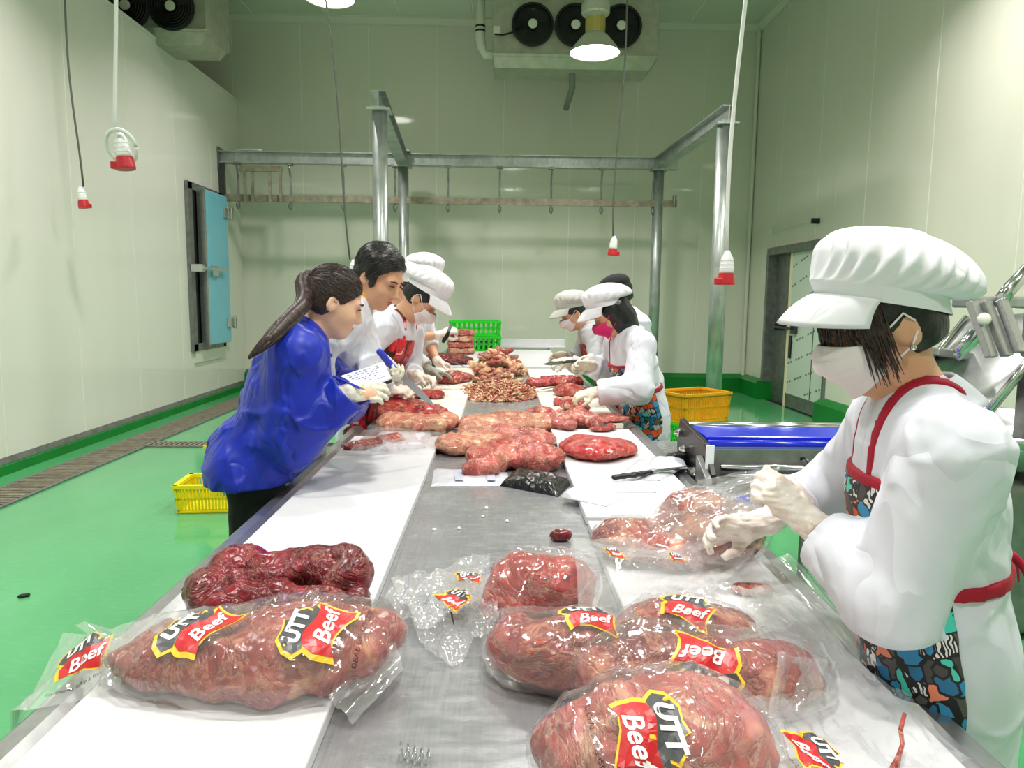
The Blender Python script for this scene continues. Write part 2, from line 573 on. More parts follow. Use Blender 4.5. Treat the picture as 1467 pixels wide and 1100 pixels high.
# trims: capping of the partition, cove strips at the ceiling, kerbs
struct('trim_1', MB().box2((XL - 0.16, YF, PART_H), (XL + 0.012, YB, PART_H + 0.035)), 'panel_warm', bevel=0.006)
t2 = MB()
for z in (ZC - 0.012, ZC - 0.10):
    t2.box2((XLL, YB - 0.012 if z < ZC - .05 else YB - 0.10, z - 0.012), (XR, YB, z + 0.012))
t2.add([(XLL, YB - .10, ZC - .004), (XR, YB - .10, ZC - .004), (XR, YB - .004, ZC - .10), (XLL, YB - .004, ZC - .10)], [(0, 1, 2, 3)])
struct('trim_2', t2, 'panel')
t3 = MB()
for z in (ZC - 0.012, ZC - 0.10):
    t3.box2((XR - 0.012 if z < ZC - .05 else XR - 0.10, YF, z - 0.012), (XR, YB - .11, z + 0.012))
t3.add([(XR - .10, YF, ZC - .004), (XR - .10, YB, ZC - .004), (XR - .004, YB, ZC - .10), (XR - .004, YF, ZC - .10)], [(0, 1, 2, 3)])
struct('trim_3', t3, 'panel')
struct('trim_4', MB().cyl((XR - .035, YB - .035, 0), (XR - .035, YB - .035, ZC - .1), .03, n=10), 'panel')
KH = 0.30


def kerb(name, a, b, n):     # sloped-top kerb, a-b along the wall, n pointing into the room
    a, b, n = Vector(a), Vector(b), Vector(n)
    mb = MB()
    mb.prism([a, a + n * .12, a + n * .12 + Vector((0, 0, KH - .06)), a + n * .02 + Vector((0, 0, KH)), a + Vector((0, 0, KH))], b - a)
    return struct(name, mb, 'kerb_green')


kerb('baseboard_back', (XL, YB, 0), (XR, YB, 0), (0, -1, 0))
kerb('baseboard_right', (XR, DY1 + .02, 0), (XR, YB - .12, 0), (-1, 0, 0))
struct('baseboard_door', MB().box2((XR - .12, DY1 - .03, 0), (XR + .16, DY1 + .02, .285)), 'kerb_green')
kerb('baseboard_right_near', (XR, YF, 0), (XR, DY0 - .02, 0), (-1, 0, 0))
struct('baseboard_left', MB().prism([(XL, YF, 0), (XL + .05, YF, 0), (XL + .04, YF, .075), (XL, YF, .09)], (0, YB - YF - .13, 0)), 'kerb_green')
struct('trim_5', MB().prism([(XL, YF, .085), (XL + .022, YF, .085), (XL, YF, .135)], (0, YB - YF - .13, 0)), 'steel_dull')

# drain channels in the floor: frame rails and cross bars
def drain(name, label, a, b, width, pitch):
    a, b = Vector(a), Vector(b)
    d = (b - a)
    L = d.length
    d.normalize()
    s = Vector((-d.y, d.x, 0))
    root = thing(name, label, 'drain', (a + b) / 2)
    R = Matrix((d, s, Vector((0, 0, 1)))).transposed()
    mid = (a + b) / 2
    MB().box(mid + Vector((0, 0, .0015)), (L, width, .003), R).build('channel', 'steel_dark', root)
    for sg in (-1, 1):
        MB().box(mid + s * (sg * width / 2) + Vector((0, 0, .007)), (L, .03, .014), R).build('edge_rail', 'steel_dull', root, bevel=.002)
    bars = MB()
    n = int(L / pitch)
    for i in range(n):
        p = a + d * (pitch * (i + .5)) + Vector((0, 0, .009))
        bars.box(p, (pitch * .5, width - .03, .012), R)
    g = bars.build('grating', 'rail_rust', root)
    g['kind'] = 'stuff'


drain('floor_drain', 'long steel grated drain channel running along the left wall', (XL + .46, YF + .2, 0), (XL + .46, YB - .2, 0), .34, .045)
drain('floor_drain', 'short grated drain crossing the green floor behind the blue jacket', onz(205, 637, 0) + Vector((0, 0, 0)), (onz(205, 637, 0).x + 1.9, onz(205, 637, 0).y, 0), .20, .05)

# ---- doors
d1 = bpy.data.objects.new('door_1', None)
COL.objects.link(d1)
d1['kind'] = 'structure'
ROOTM[d1] = Matrix.Identity(4)
ya, yb = onx(268, 380, XL).y, onx(314, 380, XL).y
zt, zb = onx(290, 268, XL).z, onx(295, 500, XL).z
fr = MB()
fr.box2((XL, ya, zb), (XL + .05, ya + .14, zt)).box2((XL, yb - .06, zb), (XL + .05, yb + .04, zt)).box2((XL, ya, zt - .1), (XL + .05, yb + .04, zt)).box2((XL, ya, zb), (XL + .05, yb + .04, zb + .1))
fr.build('door_frame', 'steel_dull', d1, bevel=.006)
MB().box2((XL, ya + .13, zb + .08), (XL + .02, ya + .36, zt - .08)).build('reveal', 'rubber', d1)
lf = MB().box2((XL + .05, ya + .30, zb + .07), (XL + .14, yb + .02, zt - .06)).build('door_leaf', 'blue_door', d1, bevel=.01)
MB().box2((XL + .045, ya + .27, zb + .06), (XL + .15, ya + .31, zt - .05)).build('leaf_edge', 'steel', lf, bevel=.004)
zh = onx(285, 385, XL).z
h = MB().box2((XL + .14, ya + .42, zh - .09), (XL + .18, ya + .62, zh + .05))
h.cyl((XL + .19, ya + .02, zh), (XL + .19, ya + .86, zh), .022).box2((XL + .03, ya + .0, zh - .05), (XL + .2, ya + .1, zh + .05))
h.build('latch', 'steel_bright', lf, bevel=.005)
for z in (onx(312, 306, XL).z, onx(313, 462, XL).z):
    MB().box2((XL + .13, yb - .16, z - .07), (XL + .17, yb + .10, z + .07)).cyl((XL + .18, yb + .06, z - .09), (XL + .18, yb + .06, z + .09), .03).build('hinge', 'steel_bright', lf, bevel=.01)
MB().box2((XL, ya + .1, zb - .16), (XL + .03, yb, zb)).build('sill_plate', 'panel', d1)

d2 = bpy.data.objects.new('door_2', None)
COL.objects.link(d2)
d2['kind'] = 'structure'
ROOTM[d2] = Matrix.Identity(4)
fr = MB()
fr.box2((XR - .05, DY0 - .05, DZ1 - .02), (XR + .3, DY1 + .04, DZ1 + .09)).box2((XR - .05, DY1 - .02, .28), (XR + .3, DY1 + .05, DZ1)).box2((XR - .03, DY0 - .06, 0), (XR + .3, DY0, DZ1))
fr.build('door_frame', 'steel_dull', d2, bevel=.006)
DS = onx(1127, 450, XR).y          # where the sliding leaf begins
MB().box2((XR + .10, DS - .05, .0), (XR + .16, DY1, DZ1)).build('fixed_panel', 'steel_dull', d2, bevel=.004)
dl = MB().box2((XR + .02, DY0, .02), (XR + .08, DS, DZ1 - .02)).build('door_leaf', 'door_film', d2, bevel=.003)
MB().box2((XR + .012, DS - .07, 0.0), (XR + .03, DS + .0, DZ1 - .02)).build('edge_strip', 'lit_strip', dl)
MB().box2((XR + .012, DY0, .02), (XR + .03, DS - .07, .2)).build('kick_plate', 'steel_dull', dl)
sm = DY0 + (DS - DY0) * .33
MB().box2((XR + .014, sm - .006, .2), (XR + .03, sm + .006, DZ1 - .03)).build('leaf_joint', 'steel_dark', dl)
pr = MB()                          # rows of small print slanting over the protective film
random.seed(4)
for k in range(-2, 12):
    for j in range(16):
        y = DY0 + .03 + j * .085
        z = .3 + k * .27 + (DS - y) * .28 - .25
        if y < DS - .14 and .25 < z < DZ1 - .06 and j % 4 != 3:
            pr.box((XR + .0185, y + .03, z), (.002, .05, .024), Matrix.Rotation(-.27, 3, 'X'))
pr.build('film_print', 'film_print', dl)
zh = onx(1130, 470, XR).z
h = MB().box2((XR - .03, DS - .36, zh - .07), (XR + .02, DS - .22, zh + .06)).cyl((XR - .04, DS - .3, zh), (XR - .04, DS + .34, zh), .018).box2((XR - .05, DS + .3, zh - .05), (XR + .1, DS + .38, zh + .05))
h.build('handle', 'steel_dark', dl, bevel=.005)
MB().box2((XR - .0, DS - .19, zh - .42), (XR + .02, DS - .12, zh - .1)).build('recessed_pull', 'black_plastic', dl)

# thin rod fixed to the right wall above the door
pa, pb = onx(1113, 327, XR), onx(1174, 316, XR)
r = thing('wall_rod', 'thin steel rod bracketed to the right wall above the door', 'rod', (XR, (pa.y + pb.y) / 2, pb.z - .04))
MB().cyl((XR - .08, pa.y, pb.z), (XR - .08, pb.y, pb.z), .012, n=10).build('rod', 'pvc_white', r)
for p in (pa, pb):
    MB().box2((XR - .1, p.y - .02, pb.z - .04), (XR, p.y + .02, pb.z + .03)).build('bracket', 'black_plastic' if p is pb else 'pvc_white', r)

# ================================================================== steel frame and hanging rail
ZB = 3.42                        # underside of the beams
YBM = 10.95


def hbeam(a, b, w_=.15, h=.17, t=.014):
    a, b = Vector(a), Vector(b)
    d = (b - a)
    L = d.length
    x, y, d = frame_of(d)
    R = Matrix((x, y, d)).transposed()
    m = (a + b) / 2 + Vector((0, 0, h / 2))
    mb = MB()
    mb.box(m + y * (h / 2 - t / 2), (w_, t, L), R).box(m - y * (h / 2 - t / 2), (w_, t, L), R).box(m, (t, h - 2 * t, L), R)
    return mb


fl = ony(545, 250, 7.75)
frt = ony(1036, 250, 8.1)
bl = ony(578, 300, YBM)
br_ = ony(942, 300, YBM)
sf = thing('steel_frame', 'galvanised steel frame of round posts and beams standing over the table', 'frame', ((fl.x + br_.x) / 2, 9.5, 0))
for p, r_ in ((fl, .078), (frt, .088), (bl, .078), (br_, .078)):
    c = MB().cyl((p.x, p.y, 0), (p.x, p.y, ZB - .02), r_, n=28).build('post', 'galvanised', sf, smooth=False)
    for pl in c.data.polygons:
        pl.use_smooth = len(pl.vertices) == 4
    MB().box((p.x, p.y, ZB - .012), (.24, .24, .024)).build('top_plate', 'galvanised', c, bevel=.003)
    MB().box((p.x, p.y, .01), (.3, .3, .02)).build('foot_plate', 'galvanised', c, bevel=.003)
hbeam((XL + .01, YBM, ZB), (br_.x + .28, YBM - .0, ZB)).build('cross_beam', 'galvanised', sf)
hbeam((fl.x, fl.y - .1, ZB + .0), (bl.x + .0, YBM - .09, ZB)).build('side_beam', 'galvanised', sf)
hbeam((frt.x, frt.y - .12, ZB), (br_.x, YBM - .09, ZB)).build('side_beam', 'galvanised', sf)
MB().box((bl.x - .02, YBM - .03, ZB + .19), (.26, .3, .02)).build('splice_plate', 'galvanised', sf)

rail = thing('hanging_rail', 'flat stained meat rail hung on hooks below the cross beam', 'rail', (-.8, YBM, ZB - .6))
ZR = ZB - .50
MB().box2((XL + .05, YBM - .05, ZR - .05), (br_.x + .28, YBM - .025, ZR + .05)).build('rail_bar', 'rail_rust', rail, bevel=.003)
hx = [ony(p, 250, YBM).x for p in (341, 416, 492, 566, 642, 716, 790, 862, 936)]
for x in hx:
    hk = MB().tube([(x, YBM - .03, ZB + .01), (x, YBM - .05, ZB - .06), (x, YBM + .0, ZB - .18), (x, YBM, ZR - .08), (x, YBM - .04, ZR - .1)], .014, 8)
    hk.box((x, YBM - .03, ZB - .01), (.09, .09, .03)).lathe([(.006, -.17), (.03, -.13), (.03, -.08)], (x, YBM - .037, ZR), n=10)
    hk.build('hanger', 'steel_dull', rail)
MB().cyl((br_.x + .24, YBM - .04, ZR - .05), (br_.x + .24, YBM - .04, ZR + .12), .03, n=10).build('end_stop', 'steel_dull', rail)
tg = thing('rail_gate', 'small steel gate bracket clipped on the rail near the blue door', 'bracket', (hx[0] + .4, YBM - .1, ZR))
x1, x2 = ony(346, 230, YBM).x, ony(407, 230, YBM).x
MB().box2((x1, YBM - .13, ZB - .13), (x2, YBM - .09, ZB - .05)).build('top_bar', 'rail_rust', tg, bevel=.003)
for f_ in (.12, .3, .7, .95):
    MB().box2((x1 + (x2 - x1) * f_ - .02, YBM - .125, ZR - .07), (x1 + (x2 - x1) * f_ + .02, YBM - .095, ZB - .1)).build('bar', 'rail_rust', tg)
MB().box2((XL, YBM - .1, ZB - .12), (XL + .02, YBM + .1, ZB + .22)).build('wall_plate', 'steel_dull', sf)
MB().box2((XL, YBM - .07, ZR + .04), (XL + .08, YBM - .0, ZB)).build('drop_bracket', 'steel_dark', rail)

# loose cable on top of the cross beam
cb = ony(345, 205, YBM)
tag(MB().tube([(cb.x - .12, YBM, ZB + .185), (cb.x + .05, YBM, ZB + .20), (cb.x + .2, YBM - .03, ZB + .195), (cb.x + .32, YBM - .05, ZB + .186)], .014, 8).build('cable_end', 'cord_white', smooth=True), 'white cable end lying on the cross beam by the left wall', 'cable')

# ================================================================== evaporators
def fan(mb_root, c, axis, r):
    ax = Vector(axis)
    f_ = MB().lathe([(r * .98, .0), (r * 1.02, .03), (r * 1.02, .055), (r * .9, .06), (r * .88, .03)], c, axis, 32, False, False).build('fan_ring', 'fan_black', mb_root, smooth=False)
    MB().lathe([(r * .95, .002), (.001, .004)], c, axis, 32, False, False).build('fan_backplate', 'black_plastic', f_)
    g = MB()
    x, y, d = frame_of(axis)
    c = Vector(c)
    for k in range(1, 9):
        rr = r * k / 8.5
        pts = [c + d * (.055 + .02 * (1 - k / 9)) + x * (rr * math.cos(2 * PI * i / 28)) + y * (rr * math.sin(2 * PI * i / 28)) for i in range(29)]
        g.tube(pts, .0035, 4, False)
    g.build('fan_guard', 'fan_black', f_)
    bl_ = MB()
    for k in range(5):
        a = 2 * PI * k / 5
        p = [(.06, a - .25, .03), (.06, a + .15, .015), (r * .86, a + .42, .01), (r * .86, a - .2, .04)]
        bl_.add([c + d * h_ + x * (q * math.cos(t)) + y * (q * math.sin(t)) for q, t, h_ in p], [(0, 1, 2, 3)])
    bl_.build('fan_blades', 'fan_black', f_)
    MB().lathe([(r * .22, .06), (r * .22, .085), (r * .16, .09)], c, axis, 20).build('fan_hub', 'offwhite_plastic', f_)


def evaporator(label, x1, x2, yf, yb_, z1, z2, fans, rf, cornered=True):
    root = thing('evaporator', label, 'cooler', ((x1 + x2) / 2, (yf + yb_) / 2, z1))
    MB().box2((x1, yf, z1 + .12), (x2, yb_, z2)).build('housing', 'alu_housing', root, bevel=.01)
    MB().add([(x1 - .0, yf - .02, z1 + .16), (x2, yf - .02, z1 + .16), (x2, yb_, z1 + .16), (x1, yb_, z1 + .16), (x1 + .02, yf + .1, z1), (x2 - .1, yf + .1, z1), (x2 - .1, yb_ - .1, z1), (x1 + .02, yb_ - .1, z1)],
             [(0, 1, 5, 4), (1, 2, 6, 5), (2, 3, 7, 6), (3, 0, 4, 7), (4, 5, 6, 7), (3, 2, 1, 0)]).build('drip_tray', 'alu_housing', root, bevel=.006)
    for fx, fz in fans:
        fan(root, (fx, yf - .005, fz), (0, -1, 0), rf)
    for x in (x1 + .18, x2 - .18):
        for y in (yf - .02, yb_ - .1):
            MB().cyl((x, y, z2 - .1), (x, y, ZC), .014, n=8).build('hanger_rod', 'steel_dark', root)
    return root


YE = 10.2
p1, p2 = ony(706, 70, YE), ony(943, 70, YE)
zc_ = ony(820, 38, YE).z
ez1 = ony(820, 96, YE).z
rf = 28 * YE / F_PX
ev = evaporator('aluminium ceiling cooler with three black fans above the back wall', p1.x, p2.x, YE, YE + .75, ez1, ZC - .12, [(ony(p, 38, YE).x, zc_) for p in (763, 824, 889)], rf)
MB().tube([ony(708, 49, YE - .03), ony(720, 50, YE - .06), ony(736, 46, YE - .05), ony(742, 42, YE - .03)], .012, 6).build('wiring', 'rubber', ev, smooth=True)
MB().box(ony(712, 44, YE - .02), (.1, .04, .12)).build('junction_box', 'offwhite_plastic', ev, bevel=.01)
q1, q2, q3 = ony(820, 94, YE + .3), ony(820, 125, YE + .5), ony(811, 155, YE + .9)
MB().tube([q1, q1 - Vector((0, 0, .15)), q2, q3], .045, 12).build('drain_pipe', 'pvc_grey', ev, smooth=True)
v1 = ony(689, 0, YE + .2)
v2 = ony(688, 70, YE + .2)
v3 = ony(706, 78, YE + .2)
cp = thing('coolant_pipe', 'pale insulated pipe bending into the fan cooler', 'pipe', (v2.x, v2.y, v2.z))
MB().tube([(v2.x, v2.y, ZC), (v2.x, v2.y, v2.z + .12), (v2.x + .02, v2.y, v2.z + .03), (v2.x + .07, v2.y, v3.z), (v3.x + .1, v2.y, v3.z)], .065, 14).build('pipe', 'pvc_white', cp, smooth=True)
for dz in (.22, .28):
    MB().cyl((v2.x, v2.y, v2.z + dz), (v2.x, v2.y, v2.z + dz + .025), .069, n=16).build('tape_band', 'black_plastic', cp)
# second cooler over the left partition
YE2 = 9.0
p1, p2 = ony(110, 30, YE2), ony(296, 30, YE2)
zc2 = ony(248, 12, YE2).z
evaporator('dark fan cooler half hidden above the left partition wall', p1.x, p2.x, YE2, YE2 + .75, ony(309, 62, YE2).z, ZC - .12, [(ony(p, 16, YE2).x, zc2) for p in (184, 248)], 30 * YE2 / F_PX)


# ================================================================== lamps
def high_bay(p, label, R_=.29, first=[None]):
    x, y, z = p
    root = thing('high_bay_lamp', label, 'lamp', (x, y, z), 0, 'high bay ceiling lamps')
    MB().lathe([(R_ + .012, 0), (R_, .012), (R_ * .55, .17), (R_ * .4, .21), (R_ * .36, .21), (R_ * .52, .16), (R_ - .012, .012), (R_ - .006, -.002)], (x, y, z), n=40, capa=False, capb=False).build('shade', 'lamp_body', root, smooth=True)
    MB().lathe([(R_ * .38, .20), (R_ * .38, .40), (R_ * .5, .41), (R_ * .56, .43), (R_ * .56, .52), (R_ * .45, .56), (.03, .58)], (x, y, z), n=24).build('heat_sink', 'lamp_body', root)
    MB().lathe([(R_ * .39, .22), (R_ * .4, .3), (R_ * .39, .38)], (x, y, z), n=16, capa=False, capb=False).build('collar', 'brass_heat', root)
    MB().lathe([(R_ - .014, .014), (.001, .016)], (x, y, z), n=40, capa=False, capb=False).build('diffuser', 'lamp_glow', root)
    MB().cyl((x, y, z + .56), (x, y, ZC), .008, n=8).build('cable', 'cord_grey', root)
    l = bpy.data.lights.new('lamp_light', 'AREA')
    l.shape = 'DISK'
    l.size = R_ * 1.3
    l.energy = LAMP_W
    l.color = LAMP_COL
    l.spread = rad(140)
    lo = bpy.data.objects.new('lamp_light', l)
    COL.objects.link(lo)
    lo.location = (x, y, z - .012)
    return root


la = ony(852, 76, 8.6)
lb = ony(472, -2, 8.9)
high_bay(la, 'high bay lamp hanging in front of the three-fan cooler')
high_bay(lb, 'high bay lamp cut off by the top edge left of centre', )
for i, (x, y) in enumerate(((-2.6, 5.4), (.35, 5.0), (2.9, 5.6), (-2.4, 1.6), (.4, 1.3), (2.7, 1.7), (0.3, -1.8))):
    high_bay((x, y, 4.75), 'high bay lamp out of view above the table hall')
# ================================================================== signed distance shapes -> smooth meshes
_rng = np.random.RandomState(7)
_NT = _rng.rand(32, 32, 32).astype(np.float32) * 2 - 1


def vnoise(x, y, z):
    xi, yi, zi = np.floor(x).astype(np.int32), np.floor(y).astype(np.int32), np.floor(z).astype(np.int32)
    fx, fy, fz = x - xi, y - yi, z - zi
    fx, fy, fz = (f * f * (3 - 2 * f) for f in (fx, fy, fz))
    x0, y0, z0, x1, y1, z1 = xi & 31, yi & 31, zi & 31, (xi + 1) & 31, (yi + 1) & 31, (zi + 1) & 31
    a = _NT[x0, y0, z0] * (1 - fx) + _NT[x1, y0, z0] * fx
    b = _NT[x0, y1, z0] * (1 - fx) + _NT[x1, y1, z0] * fx
    c = _NT[x0, y0, z1] * (1 - fx) + _NT[x1, y0, z1] * fx
    d = _NT[x0, y1, z1] * (1 - fx) + _NT[x1, y1, z1] * fx
    return (a * (1 - fy) + b * fy) * (1 - fz) + (c * (1 - fy) + d * fy) * fz


class SDF:
    """a list of shapes, smoothly joined, evaluated on a grid and skinned"""

    def __init__(s):
        s.ops = []

    def clone(s):
        c = SDF()
        c.ops = list(s.ops)
        return c

    def cap(s, a, b, ra, rb=None, k=.03, flat=None, sub=False):
        """tapered capsule; flat=(direction, factor<1) squashes it along a direction"""
        s.ops.append(('cap', Vector(a), Vector(b), ra, ra if rb is None else rb, k, flat, sub))
        return s

    def chain(s, pts, rs, k=.03, flat=None):
        for i in range(len(pts) - 1):
            s.cap(pts[i], pts[i + 1], rs[i], rs[i + 1], k, flat)
        return s

    def ell(s, c, r, rot=None, k=.03, sub=False):
        s.ops.append(('ell', Vector(c), Vector(r), rot, k, sub))
        return s

    def box(s, c, size, rot=None, rnd=.01, k=.0, sub=False):
        s.ops.append(('box', Vector(c), Vector(size) * .5, rot, rnd, k, sub))
        return s

    def grow(s, d):
        s.ops.append(('grow', d))
        return s

    def cut(s, p, n):
        """keep the side the normal points away from"""
        s.ops.append(('cut', Vector(p), Vector(n).normalized()))
        return s

    def noise(s, amp, freq, seed=0, st=(1, 1, 1), ridge=False):
        s.ops.append(('noise', amp, freq, seed, st, ridge))
        return s

    def fn(s, f):
        s.ops.append(('fn', f))
        return s

    def eval(s, vox, pad=.03):
        lo, hi = np.full(3, 1e9), np.full(3, -1e9)
        boxes = []
        for o in s.ops:
            if o[0] == 'cap':
                r = max(o[3], o[4])
                l = np.minimum(o[1], o[2]) - r
                h = np.maximum(o[1], o[2]) + r
                sub = o[7]
            elif o[0] == 'ell' or o[0] == 'box':
                r = np.array(o[2])
                if o[3] is not None:
                    r = np.abs(np.array(o[3])) @ r
                if o[0] == 'box':
                    r = r + o[4]
                l, h = np.array(o[1]) - r, np.array(o[1]) + r
                sub = o[-1]
            else:
                boxes.append(None)
                continue
            boxes.append((l, h))
            if not sub:
                lo, hi = np.minimum(lo, l), np.maximum(hi, h)
        lo -= pad
        hi += pad
        n = np.ceil((hi - lo) / vox).astype(int) + 1
        ax = [(lo[i] + vox * np.arange(n[i])).astype(np.float32) for i in range(3)]
        D = np.full(n, 9.0, np.float32)
        for o, bx_ in zip(s.ops, boxes):
            if bx_ is not None:
                k = o[5] if o[0] in ('cap', 'box') else o[4]
                m = k + 3 * vox + pad * .7
                i0 = np.clip(np.floor((bx_[0] - m - lo) / vox).astype(int), 0, n)
                i1 = np.clip(np.ceil((bx_[1] + m - lo) / vox).astype(int) + 1, 0, n)
                if (i1 <= i0).any():
                    continue
                sl = tuple(slice(a, b) for a, b in zip(i0, i1))
                X, Y, Z = ax[0][sl[0]][:, None, None], ax[1][sl[1]][None, :, None], ax[2][sl[2]][None, None, :]
                if o[0] == 'cap':
                    a, b, ra, rb, k, flat, sub = o[1:]
                    x, y, z = X - a.x, Y - a.y, Z - a.z
                    ab = b - a
                    q = 1.0
                    if flat is not None:
                        fd, q = flat
                        fd = Vector(fd).normalized()
                        e = (x * fd.x + y * fd.y + z * fd.z) * (1 / q - 1)
                        x, y, z = x + e * fd.x, y + e * fd.y, z + e * fd.z
                        ab = ab + fd * (ab.dot(fd) * (1 / q - 1))
                    t = np.clip((x * ab.x + y * ab.y + z * ab.z) / max(ab.length_squared, 1e-9), 0, 1)
                    d = np.sqrt((x - t * ab.x) ** 2 + (y - t * ab.y) ** 2 + (z - t * ab.z) ** 2) - (ra + (rb - ra) * t)
                    if q != 1.0:
                        d = d * (q ** .5)
                else:
                    x, y, z = X - o[1].x, Y - o[1].y, Z - o[1].z
                    if o[3] is not None:
                        R = np.array(o[3])
                        x, y, z = (x * R[0, j] + y * R[1, j] + z * R[2, j] for j in range(3))
                    if o[0] == 'ell':
                        r, k, sub = o[2], o[4], o[5]
                        k0 = np.sqrt((x / r.x) ** 2 + (y / r.y) ** 2 + (z / r.z) ** 2)
                        k1 = np.sqrt((x / r.x ** 2) ** 2 + (y / r.y ** 2) ** 2 + (z / r.z ** 2) ** 2) + 1e-6
                        d = k0 * (k0 - 1) / k1
                    else:
                        r, rnd, k, sub = o[2], o[4], o[5], o[6]
                        qx, qy, qz = np.abs(x) - r.x + rnd, np.abs(y) - r.y + rnd, np.abs(z) - r.z + rnd
                        d = np.sqrt(np.maximum(qx, 0) ** 2 + np.maximum(qy, 0) ** 2 + np.maximum(qz, 0) ** 2) + np.minimum(np.maximum(np.maximum(qx, qy), qz), 0) - rnd
                A = D[sl]
                if sub:
                    if k > 0:
                        h = np.maximum(k - np.abs(A + d), 0) / k
                        D[sl] = np.maximum(A, -d) + h * h * k / 4
                    else:
                        D[sl] = np.maximum(A, -d)
                elif k > 0:
                    h = np.maximum(k - np.abs(A - d), 0) / k
                    D[sl] = np.minimum(A, d) - h * h * k / 4
                else:
                    D[sl] = np.minimum(A, d)
            elif o[0] == 'grow':
                D -= o[1]
            elif o[0] == 'cut':
                p, nn = o[1], o[2]
                D = np.maximum(D, (ax[0] - p.x)[:, None, None] * nn.x + (ax[1] - p.y)[None, :, None] * nn.y + (ax[2] - p.z)[None, None, :] * nn.z)
            elif o[0] == 'noise':
                amp, fr, seed, st, ridge = o[1:]
                idx = np.nonzero(np.abs(D) < amp * 1.5 + 2 * vox)
                x, y, z = (ax[i][idx[i]] * (fr * st[i]) + seed * 3.7 + i * 1.3 for i in range(3))
                v = vnoise(x, y, z)
                v = v + .5 * vnoise(x * 2.1 + 9, y * 2.1, z * 2.1)
                if ridge == 2:
                    v = -np.exp(-(v / .16) ** 2)
                elif ridge:
                    v = 1 - 2.2 * np.abs(v)
                D[idx] += amp * v
            elif o[0] == 'fn':
                D = o[1](D, ax[0][:, None, None], ax[1][None, :, None], ax[2][None, None, :]).astype(np.float32)
        return D, lo, vox

    def mesh(s, vox, pad=.03):
        D, lo, vox = s.eval(vox, pad)
        D[0], D[-1], D[:, 0], D[:, -1], D[:, :, 0], D[:, :, -1] = (9.,) * 6
        I = D < 0
        n = np.array(D.shape)
        c = np.zeros(n - 1, np.uint8)
        offs = [(i, j, k) for i in (0, 1) for j in (0, 1) for k in (0, 1)]
        for i, j, k in offs:
            c += I[i:n[0] - 1 + i, j:n[1] - 1 + j, k:n[2] - 1 + k]
        ci = np.nonzero((c > 0) & (c < 8))
        cells = np.stack(ci, 1)
        m = len(cells)
        vid = np.full(n - 1, -1, np.int32)
        vid[ci] = np.arange(m)
        val = {o: D[ci[0] + o[0], ci[1] + o[1], ci[2] + o[2]] for o in offs}
        P = np.zeros((m, 3))
        cnt = np.zeros(m)
        for o in offs:
            for axn in range(3):
                if o[axn] == 0:
                    o2 = tuple(1 if q == axn else o[q] for q in range(3))
                    a, b = val[o], val[o2]
                    cr = (a < 0) != (b < 0)
                    t = np.where(cr, a / np.where(a == b, 1, a - b), 0)
                    for q in range(3):
                        P[:, q] += np.where(cr, o[q] + (t if q == axn else 0), 0)
                    cnt += cr
        V = (cells + P / cnt[:, None]) * vox + lo
        F = []
        for axn in range(3):
            sl0 = [slice(None)] * 3
            sl1 = [slice(None)] * 3
            sl0[axn], sl1[axn] = slice(0, -1), slice(1, None)
            A, B = I[tuple(sl0)], I[tuple(sl1)]
            e = np.nonzero(A != B)
            inside = A[e]
            u, v = (axn + 1) % 3, (axn + 2) % 3
            E = np.stack(e, 1)
            ok = (E[:, u] > 0) & (E[:, v] > 0)
            E, inside = E[ok], inside[ok]

            def idx(du, dv):
                q = E.copy()
                q[:, u] += du
                q[:, v] += dv
                return vid[q[:, 0], q[:, 1], q[:, 2]]
            Q = np.stack([idx(-1, -1), idx(0, -1), idx(0, 0), idx(-1, 0)], 1)
            Q[~inside] = Q[~inside][:, ::-1]
            F.append(Q)
        F = np.concatenate(F)
        return V, F[(F >= 0).all(1)]

    def build(s, name, mat, parent=None, vox=.008, world=True, pad=.03, relax=1):
        V, F = s.mesh(vox, pad)
        for _ in range(relax):                      # light smoothing of the voxel steps
            e = np.concatenate([F[:, [0, 1]], F[:, [1, 2]], F[:, [2, 3]], F[:, [3, 0]]])
            S = np.zeros_like(V)
            C = np.zeros(len(V))
            for q in range(3):
                S[:, q] = np.bincount(e[:, 0], V[e[:, 1], q], len(V)) + np.bincount(e[:, 1], V[e[:, 0], q], len(V))
            C = np.bincount(e.ravel(), minlength=len(V))
            V = V * .5 + .5 * S / np.maximum(C, 1)[:, None]
        me = bpy.data.meshes.new(name)
        me.vertices.add(len(V))
        me.vertices.foreach_set('co', V.astype(np.float32).ravel())
        me.loops.add(4 * len(F))
        me.loops.foreach_set('vertex_index', F.astype(np.int32).ravel())
        me.polygons.add(len(F))
        me.polygons.foreach_set('loop_start', np.arange(0, 4 * len(F), 4, dtype=np.int32))
        me.polygons.foreach_set('loop_total', np.full(len(F), 4, np.int32))
        me.polygons.foreach_set('use_smooth', np.ones(len(F), bool))
        me.materials.append(MATS[mat])
        me.update(calc_edges=True)
        me.validate()
        o = bpy.data.objects.new(name, me)
        COL.objects.link(o)
        if parent is not None:
            adopt(o, parent, world)
        return o


def rotm(rz=0, ry=0, rx=0):
    return Matrix.Rotation(rz, 3, 'Z') @ Matrix.Rotation(ry, 3, 'Y') @ Matrix.Rotation(rx, 3, 'X')
# ================================================================== tables and cutting boards
TZ = .79


